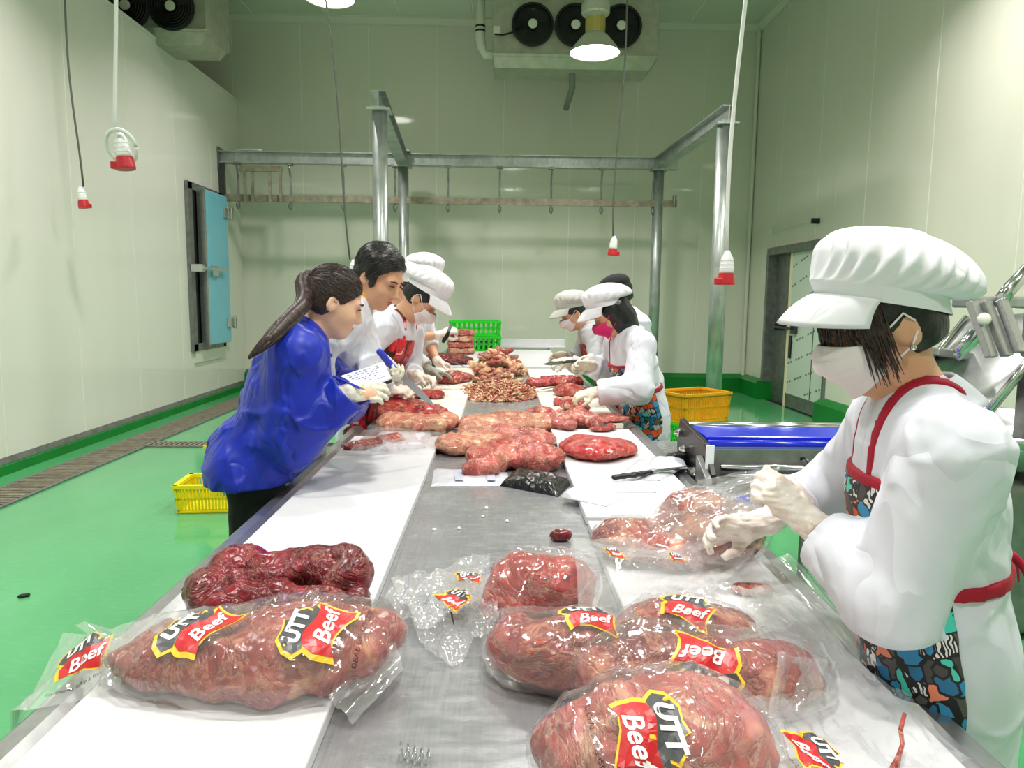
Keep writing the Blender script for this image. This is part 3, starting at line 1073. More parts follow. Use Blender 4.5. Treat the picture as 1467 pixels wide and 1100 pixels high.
def steel_table(label, x1, x2, y1, y2, g='steel cutting tables in a row'):
    root = thing('cutting_table', label, 'table', ((x1 + x2) / 2, (y1 + y2) / 2, 0), 0, g)
    MB().box2((x1 + .03, y1, TZ - .03), (x2 - .03, y2, TZ)).build('table_top', 'steel_top', root)
    for x, sg in ((x1, 1), (x2, -1)):
        MB().prism([(x, y1, TZ - .05), (x, y1, TZ + .012), (x + sg * .012, y1, TZ + .02), (x + sg * .042, y1, TZ + .02), (x + sg * .068, y1, TZ + .001), (x + sg * .068, y1, TZ - .05)][::-sg], (0, y2 - y1, 0)).build('rim', 'steel', root)
    n = max(2, round((y2 - y1) / 1.6) + 1)
    for i in range(n):
        y = y1 + .15 + (y2 - y1 - .3) * i / (n - 1)
        for x in (x1 + .12, x2 - .12):
            lg = MB().cyl((x, y, .03), (x, y, TZ - .03), .022, n=14).build('leg', 'steel', root, smooth=True)
            MB().lathe([(.03, 0), (.03, .012), (.015, .05)], (x, y, 0), n=12).build('foot', 'black_plastic', lg)
    for x in (x1 + .12, x2 - .12):
        MB().box2((x - .015, y1 + .15, .18), (x + .015, y2 - .15, .21)).build('stretcher', 'steel', root)
    return root


Y1E, Y2E = 3.82, 7.1
steel_table('near stainless steel table with the bagged meat on it', -.775, .775, .42, Y1E)
steel_table('middle stainless steel table under the fat trimmings', -.70, .775, Y1E + .03, Y2E)
steel_table('far stainless steel table carrying the bright green crates', -.70, .775, Y2E + .03, 10.2)


def board(label, x1, x2, y1, y2, mat='board_white', th=.028, z=None):
    z = TZ if z is None else z
    o = MB().box2((x1, y1, z), (x2, y2, z + th)).build('cutting_board', mat, bevel=.004)
    return tag(o, label, 'cutting board', 'white plastic cutting boards')


BZ = TZ + .028
board('long white cutting board under the front left bag of beef', -.70, -.275, .44, 3.50)
board('white cutting board under the bags at the front right', .285, .70, .44, 2.16)
board('white cutting board carrying the red round slab and the black knife', .285, .70, 2.2, 3.74)
board('stained cutting board with the bone-in slab beside the blue knife tip', -.62, -.205, 3.9, 5.35, 'board_used')
board('stained cutting board behind the worker gloves on the left row', -.62, -.205, 5.4, 7.0, 'board_used')
board('stained cutting board with small cuts beside the pink-masked worker', .29, .70, 3.9, 5.25, 'board_used')
board('cutting board under the grey gloves of the capped worker on the right', .29, .70, 5.3, 7.0, 'board_used')
board('far left cutting board in front of the bright green crates', -.62, -.15, 7.2, 9.2)
board('far right white cutting board at the end of the table', .1, .70, 7.2, 9.6)
tag(MB().box2((-.3, 10.12, TZ + .02), (.95, 10.17, TZ + .14)).box2((-.3, 10.02, TZ + .021), (.95, 10.12, TZ + .045)).build('splash_lip', 'board_white', bevel=.005), 'low white lip board standing along the far table end', 'board')

# flat steel shelf bolted to the right, carrying the gloves
sh = thing('side_shelf', 'dark steel side shelf between the table and the roller machine', 'shelf', (.95, 3.0, 0))
SZ = .76
MB().box2((.785, 2.45, SZ - .03), (1.2, 3.72, SZ)).build('shelf_top', 'steel_top', sh, bevel=.004)
for x, y in ((.85, 2.55), (1.14, 2.55), (.85, 3.62), (1.14, 3.62)):
    MB().cyl((x, y, 0), (x, y, SZ - .03), .018, n=12).build('leg', 'steel', sh)

# ================================================================== meat on the tables
def meat(name, label, cat, prims, mat, vox=.006, noise=((.008, 14), (.003, 45)), group=None, k=.035, cutz=None, seed=1, ridge=False):
    s = SDF()
    for p in prims:
        c, r, rz = p[0], p[1], (p[2] if len(p) > 2 else 0)
        ry = p[3] if len(p) > 3 else 0
        s.ell(c, r, rotm(rz, ry), k)
    for i, (a, f) in enumerate(noise):
        s.noise(a, f, seed + i * 5, ridge=ridge and i == 0)
    if cutz is not None:
        s.cut((0, 0, cutz), (0, 0, -1))
    o = s.build(name, mat, None, vox)
    return tag(o, label, cat, group), s


def V3(p, dz=0.0):
    return Vector((p[0], p[1], p[2] + dz))


random.seed(11)
# unbagged dark piece behind the front-left bag
c = onz(400, 872, BZ)
pr = []
for px, py, rx, ry, rz_, up, ang in ((300, 862, .05, .075, .06, .055, .4), (345, 838, .07, .06, .055, .075, .5), (400, 838, .08, .055, .05, .07, .1), (455, 838, .075, .06, .05, .07, -.3), (500, 840, .05, .07, .055, .075, .6), (340, 878, .07, .05, .045, .055, .35),
                             (400, 872, .06, .05, .045, .055, -.2), (450, 875, .08, .05, .045, .05, .2), (513, 875, .028, .07, .04, .05, .1), (370, 858, .09, .03, .03, .085, .3), (470, 852, .06, .03, .03, .085, -.3)):
    p = onz(px, py + 25, BZ)
    pr.append(((p.x, p.y, BZ + up), (rx, ry, rz_), ang))
meat('beef_piece', 'unwrapped dark red beef piece lying behind the front left bag', 'meat', pr, 'meat_dark', .004, ((.010, 12), (.005, 30), (.002, 80)), 'loose beef cuts on the tables', .010, BZ + .001, 3)

# small nub near the front right bags
p = onz(803, 775, TZ)
meat('beef_piece', 'small dark red nub of beef on bare steel behind the bags', 'meat', [((p.x, p.y, TZ + .018), (.035, .02, .022))], 'meat_dark', .004, ((.004, 30),), 'loose beef cuts on the tables', cutz=TZ + .001)

# big fatty piece on the middle steel strip
def slab(label, pts, z, mat, group='loose beef cuts on the tables', vox=.007, noise=((.014, 9), (.008, 22), (.003, 60)), seed=1, k=.012):
    """pts: (px, py, rx, ry, rz, angle) footprints on plane z"""
    pr_ = []
    for q in pts:
        px, py, rx, ry, rz_ = q[:5]
        a = q[5] if len(q) > 5 else 0
        p_ = onz(px, py, z)
        pr_.append(((p_.x, p_.y, z + rz_ * .75), (rx, ry, rz_), a))
    return meat('beef_piece', label, 'meat', pr_, mat, vox, noise, group, k, z + .001, seed)


slab('large marbled beef slab on the steel strip beside the black folded bag', [(700, 672, .09, .12, .06, .3), (740, 660, .16, .22, .055, .2), (770, 668, .12, .14, .06, -.1), (690, 683, .08, .05, .04), (720, 640, .16, .16, .05), (760, 640, .12, .16, .045)], TZ, 'meat_pale', vox=.006, seed=2)
slab('yellow-fatted beef slab leaning behind the large marbled slab', [(660, 648, .12, .12, .05, .2), (690, 640, .14, .14, .05), (645, 642, .05, .1, .04)], TZ, 'meat_fatty', seed=4)
slab('long ridged fatty slab lying across the steel between the tables', [(690, 622, .12, .2, .06, .3), (730, 616, .18, .16, .06), (780, 616, .12, .12, .05), (672, 628, .06, .12, .05)], TZ, 'meat_fatty', seed=6, noise=((.01, 12), (.005, 40)))
slab('pink trimmed piece tucked behind the long ridged slab', [(775, 604, .11, .14, .045)], TZ, 'meat_pale', seed=7)
slab('flat bright red round slab on the right white board', [(850, 650, .15, .20, .04, .1), (880, 648, .1, .16, .03)], BZ, 'meat_lean', seed=8, noise=((.006, 12), (.002, 50)))
slab('bone-in pale slab under the blue knife tip on the left board', [(565, 612, .09, .16, .045), (600, 612, .14, .18, .045), (632, 612, .09, .18, .045)], BZ, 'meat_fatty', seed=9)
slab('red flap of beef folded on top of the bone-in slab', [(575, 598, .13, .12, .055, -.1), (605, 600, .14, .09, .05)], BZ + .03, 'meat_red', seed=10)
slab('small red cut on the left board beside the blue knife', [(608, 570, .07, .1, .03), (624, 570, .07, .1, .03)], BZ, 'meat_red', seed=11)
slab('dark red cut under the left gloves near the trimmings', [(645, 548, .12, .16, .05), (660, 546, .1, .15, .045)], BZ, 'meat_red', seed=12)
slab('long dark liver-like cut beside the rib block', [(638, 521, .22, .2, .06), (662, 521, .12, .15, .045)], BZ, 'meat_dark', seed=13)
slab('round red chunk on the board left of the pink-masked worker', [(823, 588, .09, .12, .045), (832, 590, .06, .1, .04)], BZ, 'meat_red', seed=14)
slab('red cut under the white glove of the pink-masked worker', [(812, 566, .1, .14, .045), (826, 567, .07, .1, .04)], BZ, 'meat_red', seed=15)
slab('pale yellow cut in front of the white glove on the right board', [(818, 577, .09, .08, .03)], BZ, 'meat_fatty', seed=16)
slab('tiny red cube of meat on the stained right board', [(798, 580, .03, .05, .025)], BZ, 'meat_red', seed=17)
slab('crumpled pink offcut at the near end of the right board', [(800, 610, .07, .12, .04), (828, 607, .09, .12, .045), (848, 612, .05, .09, .035), (812, 615, .06, .06, .03)], BZ, 'meat_pale', seed=18, noise=((.016, 16), (.006, 40)))
slab('long flat pink strip along the right table rim', [(850, 605, .1, .10, .02), (875, 602, .08, .12, .02)], BZ, 'meat_pale', seed=19)
slab('small pink scrap beside the crumpled offcut on the right', [(860, 618, .07, .05, .018), (875, 616, .04, .05, .02)], BZ, 'meat_red', seed=20)
slab('dark red bits lying by the knife on the right board', [(812, 552, .14, .14, .045), (790, 551, .1, .12, .04), (768, 553, .08, .12, .035)], BZ, 'meat_red', seed=21, noise=((.016, 16), (.006, 40)))
# rib block standing by the green crates
p = onz(660, 507, BZ)
rb = thing('rib_block', 'upright block of layered beef ribs beside the green crates', 'meat', (p.x, p.y, BZ), .15)
for i in range(4):
    s = SDF().box((0, 0, .045 + i * .072), (.31, .22, .066), None, .02).noise(.010, 14, i).noise(.004, 40, i + 3)
    s.build('rib_layer', 'meat_pale' if i % 2 else 'meat_fatty', rb, .009, world=False)

# far heap of chunky trimmings, each one its own piece; near heap of fine shreds
def scrap_mesh(seed, mat, sx, sy, sz, vox=.009):
    s = SDF().ell((0, 0, 0), (sx, sy, sz), None, .02).ell((sx * .5, sy * .3, sz * .3), (sx * .6, sy * .5, sz * .8), rotm(.5, .4), .02).noise(sz * .35, 22, seed).noise(sz * .15, 60, seed + 2)
    o = s.build('meat_scrap', mat, None, vox)
    return o


tmpl = [scrap_mesh(1, 'fat_scrap', .07, .03, .018), scrap_mesh(2, 'meat_fatty', .06, .035, .02), scrap_mesh(3, 'meat_red', .06, .035, .02), scrap_mesh(4, 'meat_pale', .08, .03, .016), scrap_mesh(5, 'meat_brown', .06, .03, .02)]
random.seed(5)
hc = onz(712, 535, TZ)
first = set()
def heap(n, cx, cy, rx, ry, h, label, group, weights):
    for i in range(n):
        a, q = random.random() * 2 * PI, math.sqrt(random.random())
        x, y = cx + rx * q * math.cos(a), cy + ry * q * math.sin(a)
        hh = h * max(0, 1 - q ** 2.2)
        z = TZ + .018 + (hh * random.random() ** .4)
        k = random.choices(range(5), weights)[0]
        o = tmpl[k] if k not in first else tmpl[k].copy()
        if k in first:
            COL.objects.link(o)
        first.add(k)
        o.location = (x, y, z)
        o.rotation_euler = (random.uniform(-.6, .6), random.uniform(-.6, .6), random.random() * 6.28)
        sc_ = random.uniform(.7, 1.35)
        o.scale = (sc_, sc_, sc_)
        tag(o, label, 'meat scrap', group)


heap(150, hc.x, hc.y + .05, .24, .62, .20, 'chunk of fat and meat trimming in the tall heap behind', 'trimmings in the far heap', (6, 4, 1.5, 2, 1.5))
heap(26, hc.x - .02, hc.y - .85, .2, .28, .05, 'larger meat trimming lying among the fine shreds', 'trimmings among the shreds', (3, 4, 2, 2, 1))
hs = onz(712, 566, TZ)
sh_ = MB()
random.seed(9)
for i in range(1500):
    a, q = random.random() * 2 * PI, math.sqrt(random.random())
    x, y = hs.x + .01 + .30 * q * math.cos(a), hs.y + .45 * q * math.sin(a) + .08
    z = TZ + .006 + .085 * max(0, 1 - q ** 2) * random.random() ** .5
    d = random.random() * 6.28
    L = random.uniform(.012, .038)
    pts = []
    for t in range(4):
        d += random.uniform(-.8, .8)
        pts.append((x, y, z))
        x += L * .5 * math.cos(d)
        y += L * .5 * math.sin(d)
        z = max(TZ + .005, z + random.uniform(-.012, .012))
    sh_.cur = random.choices((0, 1, 2), (5, 3, 2))[0]
    sh_.tube(pts, [random.uniform(.003, .006), .007, .006, .003], 5)
o = sh_.build('fat_shreds', ['fat_scrap', 'meat_fatty', 'meat_red'], smooth=True)
o['kind'] = 'stuff'
o['label'] = 'pile of fine shredded fat trimmings on the steel strip'
o['category'] = 'meat scraps'
# ================================================================== bagged beef at the front
def mpp(px, py, z):
    """metres per pixel at a spot of the plane z (to read sizes)"""
    p = onz(px, py, z)
    return (CR.transposed() @ (p - CAM)).z * -1 / F_PX


def film_sheet(name, quad, parent, amp=.012, seed=0, nu=44, nv=36, fold=(1.0, .3), floor_z=None):
    a, b, c_, d = (Vector(q) for q in quad)
    nrm = (b - a).cross(d - a).normalized()
    if nrm.z < 0:
        nrm = -nrm

    def f(u, v):
        p = a * (1 - u) * (1 - v) + b * u * (1 - v) + c_ * u * v + d * (1 - u) * v
        x = np.float32(u * 5 * fold[0] + seed * 2.1)
        y = np.float32(v * 5 * fold[1] + seed)
        q = float(vnoise(x, y, np.float32(seed))) + .5 * abs(float(vnoise(x * 2.3 + y, y * 2.3, np.float32(seed + 3)))) + .10 * float(vnoise(x * 5, y * 5 + x, np.float32(seed + 7)))
        p = p + nrm * (amp * q)
        if floor_z is not None:
            fz = floor_z(p) if callable(floor_z) else floor_z
            p.z = max(p.z, fz)
        return p
    return MB().grid(f, nu, nv).build(name, 'clear_film_loose', parent, smooth=True)


def table_z(p):
    """height of what the film may not sink into"""
    if -.70 < p.x < -.275 or .285 < p.x < .70:
        return BZ + .003
    if abs(p.x) < .80:
        return TZ + .024 if abs(p.x) > .70 else TZ + .003
    return -1.0


# ---- printed logo
def text2d(body, size, shear=0.0, bold=0.0):
    cu = bpy.data.curves.new('tmp_text', 'FONT')
    cu.body = body
    cu.size = size
    cu.shear = shear
    cu.offset = bold
    cu.align_x = 'CENTER'
    cu.align_y = 'CENTER'
    cu.resolution_u = 3
    ob = bpy.data.objects.new('tmp_text', cu)
    COL.objects.link(ob)
    dg = bpy.context.evaluated_depsgraph_get()
    me = ob.evaluated_get(dg).to_mesh()
    vs = [(v.co.x, v.co.y) for v in me.vertices]
    fs = [list(p.vertices) for p in me.polygons]
    ob.evaluated_get(dg).to_mesh_clear()
    bpy.data.objects.remove(ob)
    bpy.data.curves.remove(cu)
    return vs, fs


T_UTT = text2d('UTT', .36, .12, .018)
T_BEEF = text2d('Beef', .40, .32, .008)
T_GAP = text2d('GLOBAL GAP & ISO 22000', .115)
RED = [(-.46, -.42), (-.30, -.34), (-.10, -.36), (.10, -.46), (.30, -.56), (.47, -.56), (.42, -.40), (.46, -.20), (.54, .0), (.58, .10), (.40, .04), (.22, .04), (.0, .12), (-.2, .16), (-.42, .08), (-.50, -.10)]
GREY = [(-.46, .08), (-.2, .16), (.0, .12), (.22, .04), (.40, .04), (.50, .14), (.34, .16), (.40, .26), (.24, .27), (.28, .39), (.10, .40), (.06, .52), (-.12, .48), (-.34, .50), (-.52, .36), (-.58, .20)]


def _poly(poly, grow=1.0):
    cx = sum(p[0] for p in poly) / len(poly)
    cy = sum(p[1] for p in poly) / len(poly)
    bm = bmesh.new()
    vs = [bm.verts.new((cx + (x - cx) * grow, cy + (y - cy) * grow, 0)) for x, y in poly]
    bm.faces.new(vs)
    bmesh.ops.triangulate(bm, faces=bm.faces[:])
    for _ in range(3):
        es = [e for e in bm.edges if e.calc_length() > .13]
        if es:
            bmesh.ops.subdivide_edges(bm, edges=es, cuts=1)
            bmesh.ops.triangulate(bm, faces=bm.faces[:])
    bm.verts.index_update()
    r = [(v.co.x, v.co.y) for v in bm.verts], [[v.index for v in f.verts] for f in bm.faces]
    bm.free()
    return r


LAY = [(_poly(RED, 1.14), 0, .0010, 0, 0), (_poly(GREY, 1.14), 0, .0010, 0, 0), (_poly(GREY), 2, .0018, 0, 0), (_poly(RED), 1, .0020, 0, 0), (T_UTT, 3, .0028, -.06, .29), (T_BEEF, 3, .0030, .03, -.18)]
LAY2 = [(T_GAP, 0, .0016, .0, -.76)]


class Film:
    """surfaces of a bag, to press prints onto"""

    def __init__(s, objs):
        vs, fs = [], []
        for o in objs:
            b = len(vs)
            vs += [v.co.copy() for v in o.data.vertices]
            fs += [[i + b for i in p.vertices] for p in o.data.polygons]
        s.t = BVHTree.FromPolygons(vs, fs)

    def print(s, parent, pc, pr_, size, text=True, logo=True, ns=.5):
        """pc: spot where the logo sits, pr_: a spot further along its reading direction (both seen on the film)"""
        h = s.t.ray_cast(CAM, ray(*pc))
        h2 = s.t.ray_cast(CAM, ray(*pr_))
        if h[0] is None:
            return
        P, n = h[0], h[1]
        if n.dot(CAM - P) < 0:
            n = -n
        n = (n + Vector((0, -.25, .7)) * ns).normalized()
        Q = h2[0] if h2[0] is not None else P + (CR @ Vector((pr_[0] - pc[0], -(pr_[1] - pc[1]), 0)))
        u = (Q - P)
        u = (u - n * u.dot(n)).normalized()
        v = n.cross(u).normalized()

        def lay(layers, name, mats):
            mb = MB()
            for (vs, fs), mi, off, ox, oy in layers:
                pts = []
                last = 0.0
                for x, y in vs:
                    q = P + u * ((x + ox) * size) + v * ((y + oy) * size)
                    hh = s.t.ray_cast(q + n * .12, -n, .3)
                    last = (hh[0] - q).dot(n) if hh[0] is not None and abs((hh[0] - q).dot(n)) < .035 else last
                    pts.append(q + n * (last + off))
                mb.cur = mi
                mb.add(pts, fs)
            o = mb.build(name, mats, parent)
            return o
        if logo:
            lay(LAY, 'printed_logo', ['print_yellow', 'print_red', 'print_grey', 'print_white'])
        if text:
            o = lay(LAY2, 'printed_text', ['print_ink'])
            o['kind'] = 'stuff'


def bagged(label_meat, label_bag, pts, z, mat, seed, vox=.0045, noise=((.014, 9), (.007, 22), (.003, 50)), kk=.055, mk=.03):
    """meat lump given by footprints (px, py, rx, ry, rz, lift, angle) and a bag drawn over it; film part returned"""
    s, f = SDF(), SDF()
    for px, py, rx, ry, rz_, lift, a in pts:
        p = onz(px, py, z)
        R = rotm(a)
        c = (p.x, p.y, z + lift)
        s.ell(c, (rx, ry, rz_), R, mk)
        f.ell(c, (rx + .004, ry + .004, rz_ + .003), R, kk)
    for i, (a, fq) in enumerate(noise):
        s.noise(a, fq, seed + 5 * i)
    s.cut((0, 0, z + .004), (0, 0, -1))
    o = s.build('beef_piece', mat, None, vox)
    tag(o, label_meat, 'meat', 'bagged beef cuts')
    f.grow(.006).noise(.006, 9, seed).noise(.005, 11, seed + 2, (1, .45, 1), 2).noise(.003, 24, seed + 9, (1, .6, 1), 2)
    f.cut((0, 0, z + .0015), (0, 0, -1))
    p = onz(pts[0][0], pts[0][1], z)
    root = thing('beef_bag', label_bag, 'bag', (p.x, p.y, z), 0, 'printed clear plastic beef bags')
    fo = f.build('film', 'clear_film', root, vox * 1.1, relax=1)
    return root, fo


def at(px, py, z):
    return onz(px, py, z)


# --- bag on the left board
r1, f1 = bagged('large marbled beef cut inside the front left bag', 'clear printed bag flaring over the left table rim',
                [(330, 978, .155, .085, .052, .042, .05), (440, 968, .14, .095, .062, .048, -.05), (515, 955, .07, .09, .055, .045, -.3), (235, 970, .095, .06, .042, .036, .1), (430, 945, .12, .05, .055, .05, 0), (290, 950, .11, .045, .045, .04, .1), (375, 1000, .10, .04, .035, .03, 0)], BZ, 'meat_bag', 21)
e1 = [at(200, 915, BZ + .075), at(90, 905, BZ + .03), at(8, 1058, BZ - .05), at(170, 985, BZ + .012)]
t1 = film_sheet('open_end', e1, r1, .012, 3, floor_z=table_z)
t1b = film_sheet('film_fold', [at(560, 905, BZ + .05), at(578, 960, BZ + .02), at(505, 1036, TZ + .012), at(470, 1000, BZ + .015)], r1, .008, 5, 24, 24, floor_z=table_z)
t1c = film_sheet('film_fold', [at(110, 900, BZ + .05), at(280, 880, BZ + .09), at(260, 915, BZ + .08), at(170, 940, BZ + .05)], r1, .012, 6, 30, 20)
F1 = Film([f1, t1])
F1.print(r1, (452, 898), (470, 862), .105)
F1.print(r1, (283, 898), (318, 876), .105, text=False)
F1.print(r1, (120, 938), (148, 905), .085)

# --- upper of the two bags on the steel strip
r2, f2 = bagged('dark lean beef cut in the upper of the two middle bags', 'clear bag with a stiff flared mouth on the middle steel strip',
                [(775, 880, .115, .075, .076, .068, .15), (725, 890, .055, .06, .045, .045, .3), (815, 882, .06, .07, .068, .062, 0)], TZ, 'meat_lean', 31)
t2 = film_sheet('open_end', [at(822, 772, TZ + .16), at(1092, 784, TZ + .06), at(1000, 868, TZ + .09), at(828, 905, TZ + .12)], r2, .014, 8)
t2b = film_sheet('film_fold', [at(820, 772, TZ + .16), at(985, 796, TZ + .10), at(992, 806, TZ + .09), at(825, 790, TZ + .16)], r2, .005, 9, 30, 8)
F2 = Film([t2, f2, t2b])
F2.print(r2, (880, 792), (940, 797), .035)
F2.print(r2, (970, 800), (1000, 803), .03, text=False)

# --- lower one
r3, f3 = bagged('fat-streaked beef cut in the lower of the two middle bags', 'clear crinkled bag whose empty end spreads left over the steel',
                [(790, 975, .095, .075, .062, .056, -.1), (850, 975, .07, .08, .06, .056, 0), (735, 955, .05, .06, .05, .05, .2)], TZ, 'meat_bag', 41)
t3a = film_sheet('open_end', [at(545, 850, TZ + .03), at(700, 806, TZ + .035), at(715, 890, TZ + .05), at(640, 958, TZ + .006)], r3, .022, 11, 60, 50, (1.2, 1.2), floor_z=table_z)
t3b = film_sheet('film_fold', [at(560, 836, TZ + .035), at(702, 795, TZ + .03), at(700, 850, TZ + .06), at(600, 900, TZ + .05)], r3, .016, 12, 50, 40, (1.4, .6), floor_z=table_z)
t3c = film_sheet('film_fold', [at(692, 940, TZ + .02), at(720, 985, TZ + .004), at(830, 1004, TZ + .004), at(790, 950, TZ + .05)], r3, .006, 13, 24, 24, floor_z=table_z)
F3 = Film([f3, t3a, t3b])
F3.print(r3, (652, 858), (680, 880), .07)
F3.print(r3, (672, 828), (715, 818), .055, text=False)
F3.print(r3, (845, 880), (862, 862), .085)

# --- bag behind with the brand line facing the camera
r6, f6 = bagged('shaded beef cut in the bag behind with loose mouth', 'clear bag lying behind the front pair on the right',
                [(960, 945, .10, .085, .062, .055, .1), (1020, 950, .09, .08, .05, .05, -.1)], TZ, 'meat_bag', 51)
t6 = film_sheet('open_end', [at(920, 860, TZ + .10), at(1130, 835, BZ + .05), at(1190, 880, BZ + .02), at(1050, 930, TZ + .09)], r6, .016, 14, floor_z=table_z)
F6 = Film([f6, t6])
F6.print(r6, (985, 868), (1030, 880), .085)

# --- long bag on the right board
r4, f4 = bagged('long two-lobed beef cut in the right-hand bag', 'clear long bag with a crinkled end resting on the right board',
                [(905, 1003, .10, .07, .06, .055, .2), (990, 1005, .10, .075, .065, .06, 0), (1090, 1010, .075, .08, .055, .05, -.2), (1130, 995, .06, .07, .045, .045, 0)], BZ - .015, 'meat_bag', 61)
t4 = film_sheet('open_end', [at(1110, 935, BZ + .10), at(1200, 950, BZ + .05), at(1195, 1010, BZ + .015), at(1090, 1050, BZ + .03)], r4, .012, 15, floor_z=table_z)
F4 = Film([f4, t4])
F4.print(r4, (1015, 950), (985, 945), .09, text=False)

# --- front bag, cut by the lower edge of the picture
r5, f5 = bagged('fatty front beef cut in the nearest bag', 'nearest clear bag with its empty end spread over the right board',
                [(930, 1135, .115, .10, .085, .07, 0), (850, 1140, .075, .09, .06, .055, .3), (1030, 1130, .085, .09, .07, .06, -.2), (960, 1090, .10, .06, .075, .065, .1)], TZ, 'meat_pale', 71)
t5 = film_sheet('open_end', [at(1060, 1010, BZ + .06), at(1250, 960, BZ + .015), at(1395, 1085, BZ + .01), at(1150, 1150, BZ + .03)], r5, .014, 16, 50, 44, (1.1, .5), floor_z=table_z)
F5 = Film([f5, t5])
F5.print(r5, (930, 1048), (945, 1095), .095)
F5.print(r5, (1165, 1080), (1200, 1115), .075)

# empty clear bag lying flat on the right board behind them
r8 = thing('empty_bag', 'empty clear bag lying flat along the right table rim', 'bag', at(1180, 850, BZ), 0, 'printed clear plastic beef bags')
film_sheet('film', [at(1050, 800, BZ + .03), at(1140, 800, BZ + .02), at(1290, 960, BZ + .008), at(1130, 960, BZ + .012)], r8, .012, 18, floor_z=table_z)
film_sheet('film_fold', [at(1060, 840, BZ + .03), at(1190, 872, BZ + .015), at(1240, 930, BZ + .01), at(1080, 900, BZ + .03)], r8, .012, 19, floor_z=table_z)
meat('beef_piece', 'pale pink scrap showing through the flat empty bag', 'meat', [((at(1075, 850, BZ).x, at(1075, 850, BZ).y, BZ + .012), (.05, .03, .012))], 'meat_pale', .004, ((.004, 30),), cutz=BZ + .001)

# --- the bag being filled by the masked woman
r7, f7 = bagged('two-lobed beef cut being slid into a bag', 'clear bag stretched over beef in the gloved hands',
                [(905, 800, .10, .085, .055, .05, .2), (1005, 800, .105, .10, .10, .085, 0), (1050, 795, .08, .075, .07, .07, -.2), (960, 812, .08, .05, .04, .04, 0)], BZ, 'meat_bag', 81)
t7 = film_sheet('open_end', [at(1000, 690, BZ + .17), at(1115, 665, 1.10), at(1105, 745, 1.0), at(1000, 790, BZ + .07)], r7, .012, 20, fold=(.4, 1.4))
t7b = film_sheet('film_fold', [at(870, 742, BZ + .09), at(1090, 672, 1.08), at(1070, 740, .98), at(990, 790, BZ + .06)], r7, .010, 22, fold=(.4, 1.6))

# thin red fat string hanging at the lower right
p = [at(1296, 1022, BZ + .06), at(1290, 1045, BZ + .045), at(1293, 1065, BZ + .03), at(1287, 1085, BZ + .02), at(1280, 1104, BZ + .012)]
tag(MB().tube(p, [.003, .0035, .003, .004, .007], 8).build('fat_string', 'meat_pale', smooth=True), 'thin stringy strip of pink fat at the lower right', 'meat')
# wire clip at the bottom edge
p0 = at(582, 1092, TZ)
wp = []
for i in range(60):
    t = i / 59
    wp.append((p0.x - .012 + .05 * t, p0.y + .012 - .02 * t + .010 * math.cos(t * 28), TZ + .014 + .010 * math.sin(t * 28)))
tag(MB().tube(wp, .0014, 6).build('wire_spring', 'steel_bright', smooth=True), 'small coiled steel wire lying at the bottom edge', 'wire')
# ================================================================== small things on the tables
def puffy(name, label, cat, quad, th, mat, group=None, seed=0, amp=.004, floor_z=TZ):
    """thin flat pouch: two wrinkled sheets closed at the edges"""
    a, b, c_, d = (Vector(q) for q in quad)

    def f(u, v, sg):
        p = a * (1 - u) * (1 - v) + b * u * (1 - v) + c_ * u * v + d * (1 - u) * v
        e = min(1, 6 * min(u, 1 - u, v, 1 - v)) ** .6
        h = th * e * (.5 + .5 * sg) + amp * e * (1 + float(vnoise(np.float32(u * 7 + seed), np.float32(v * 6 + seed), np.float32(seed)))) * (sg > 0)
        return p + Vector((0, 0, h + .001))
    mb = MB()
    n = 20
    mb.grid(lambda u, v: f(u, v, 1), n, n)
    mb.grid(lambda u, v: f(1 - u, v, -1), n, n)
    return tag(mb.build(name, mat, smooth=True), label, cat, group)


def q4(pts, z):
    return [onz(x, y, z) for x, y in pts]


pg = 'white vacuum pouches on the table'
r = thing('vacuum_pouch', 'white pouch with grey bars in front of the marbled slab', 'pouch', onz(675, 685, TZ), 0, pg)
po = puffy('pouch_body', '', '', q4([(618, 697), (730, 696), (727, 677), (622, 672)], TZ), .008, 'pouch_white', None, 1)
for k in ('label', 'category'):
    del po[k]
adopt(po, r)
for a in (652, 698):
    MB().add([V3(onz(x, y, TZ), .0165) for x, y in ((a, 694), (a + 12, 694), (a + 9, 678), (a - 3, 678))], [(0, 1, 2, 3)]).build('grey_bar', 'print_bar', r)
puffy('vacuum_pouch', 'white pouch lying behind the black knife handle', 'pouch', q4([(880, 686), (945, 689), (985, 668), (915, 658)], BZ), .008, 'pouch_white', pg, 2)
puffy('vacuum_pouch', 'white pouch with the frosted window near the black bag', 'pouch', q4([(812, 706), (940, 706), (945, 692), (858, 690)], BZ), .008, 'pouch_white', pg, 3)
puffy('vacuum_pouch', 'crumpled white pouch hanging off the right board corner', 'pouch', q4([(804, 712), (868, 726), (892, 716), (812, 702)], BZ), .01, 'pouch_white', pg, 4, .01)
puffy('vacuum_pouch', 'long white pouch whose end reaches the cotton gloves', 'pouch', q4([(925, 672), (985, 672), (978, 656), (935, 654)], BZ + .012), .006, 'pouch_white', pg, 5)
# black folded bag
puffy('folded_bag', 'black plastic bag folded flat beside the beef slab', 'bag', q4([(716, 696), (800, 712), (818, 694), (735, 680)], TZ), .030, 'black_bag', None, 6, .008)
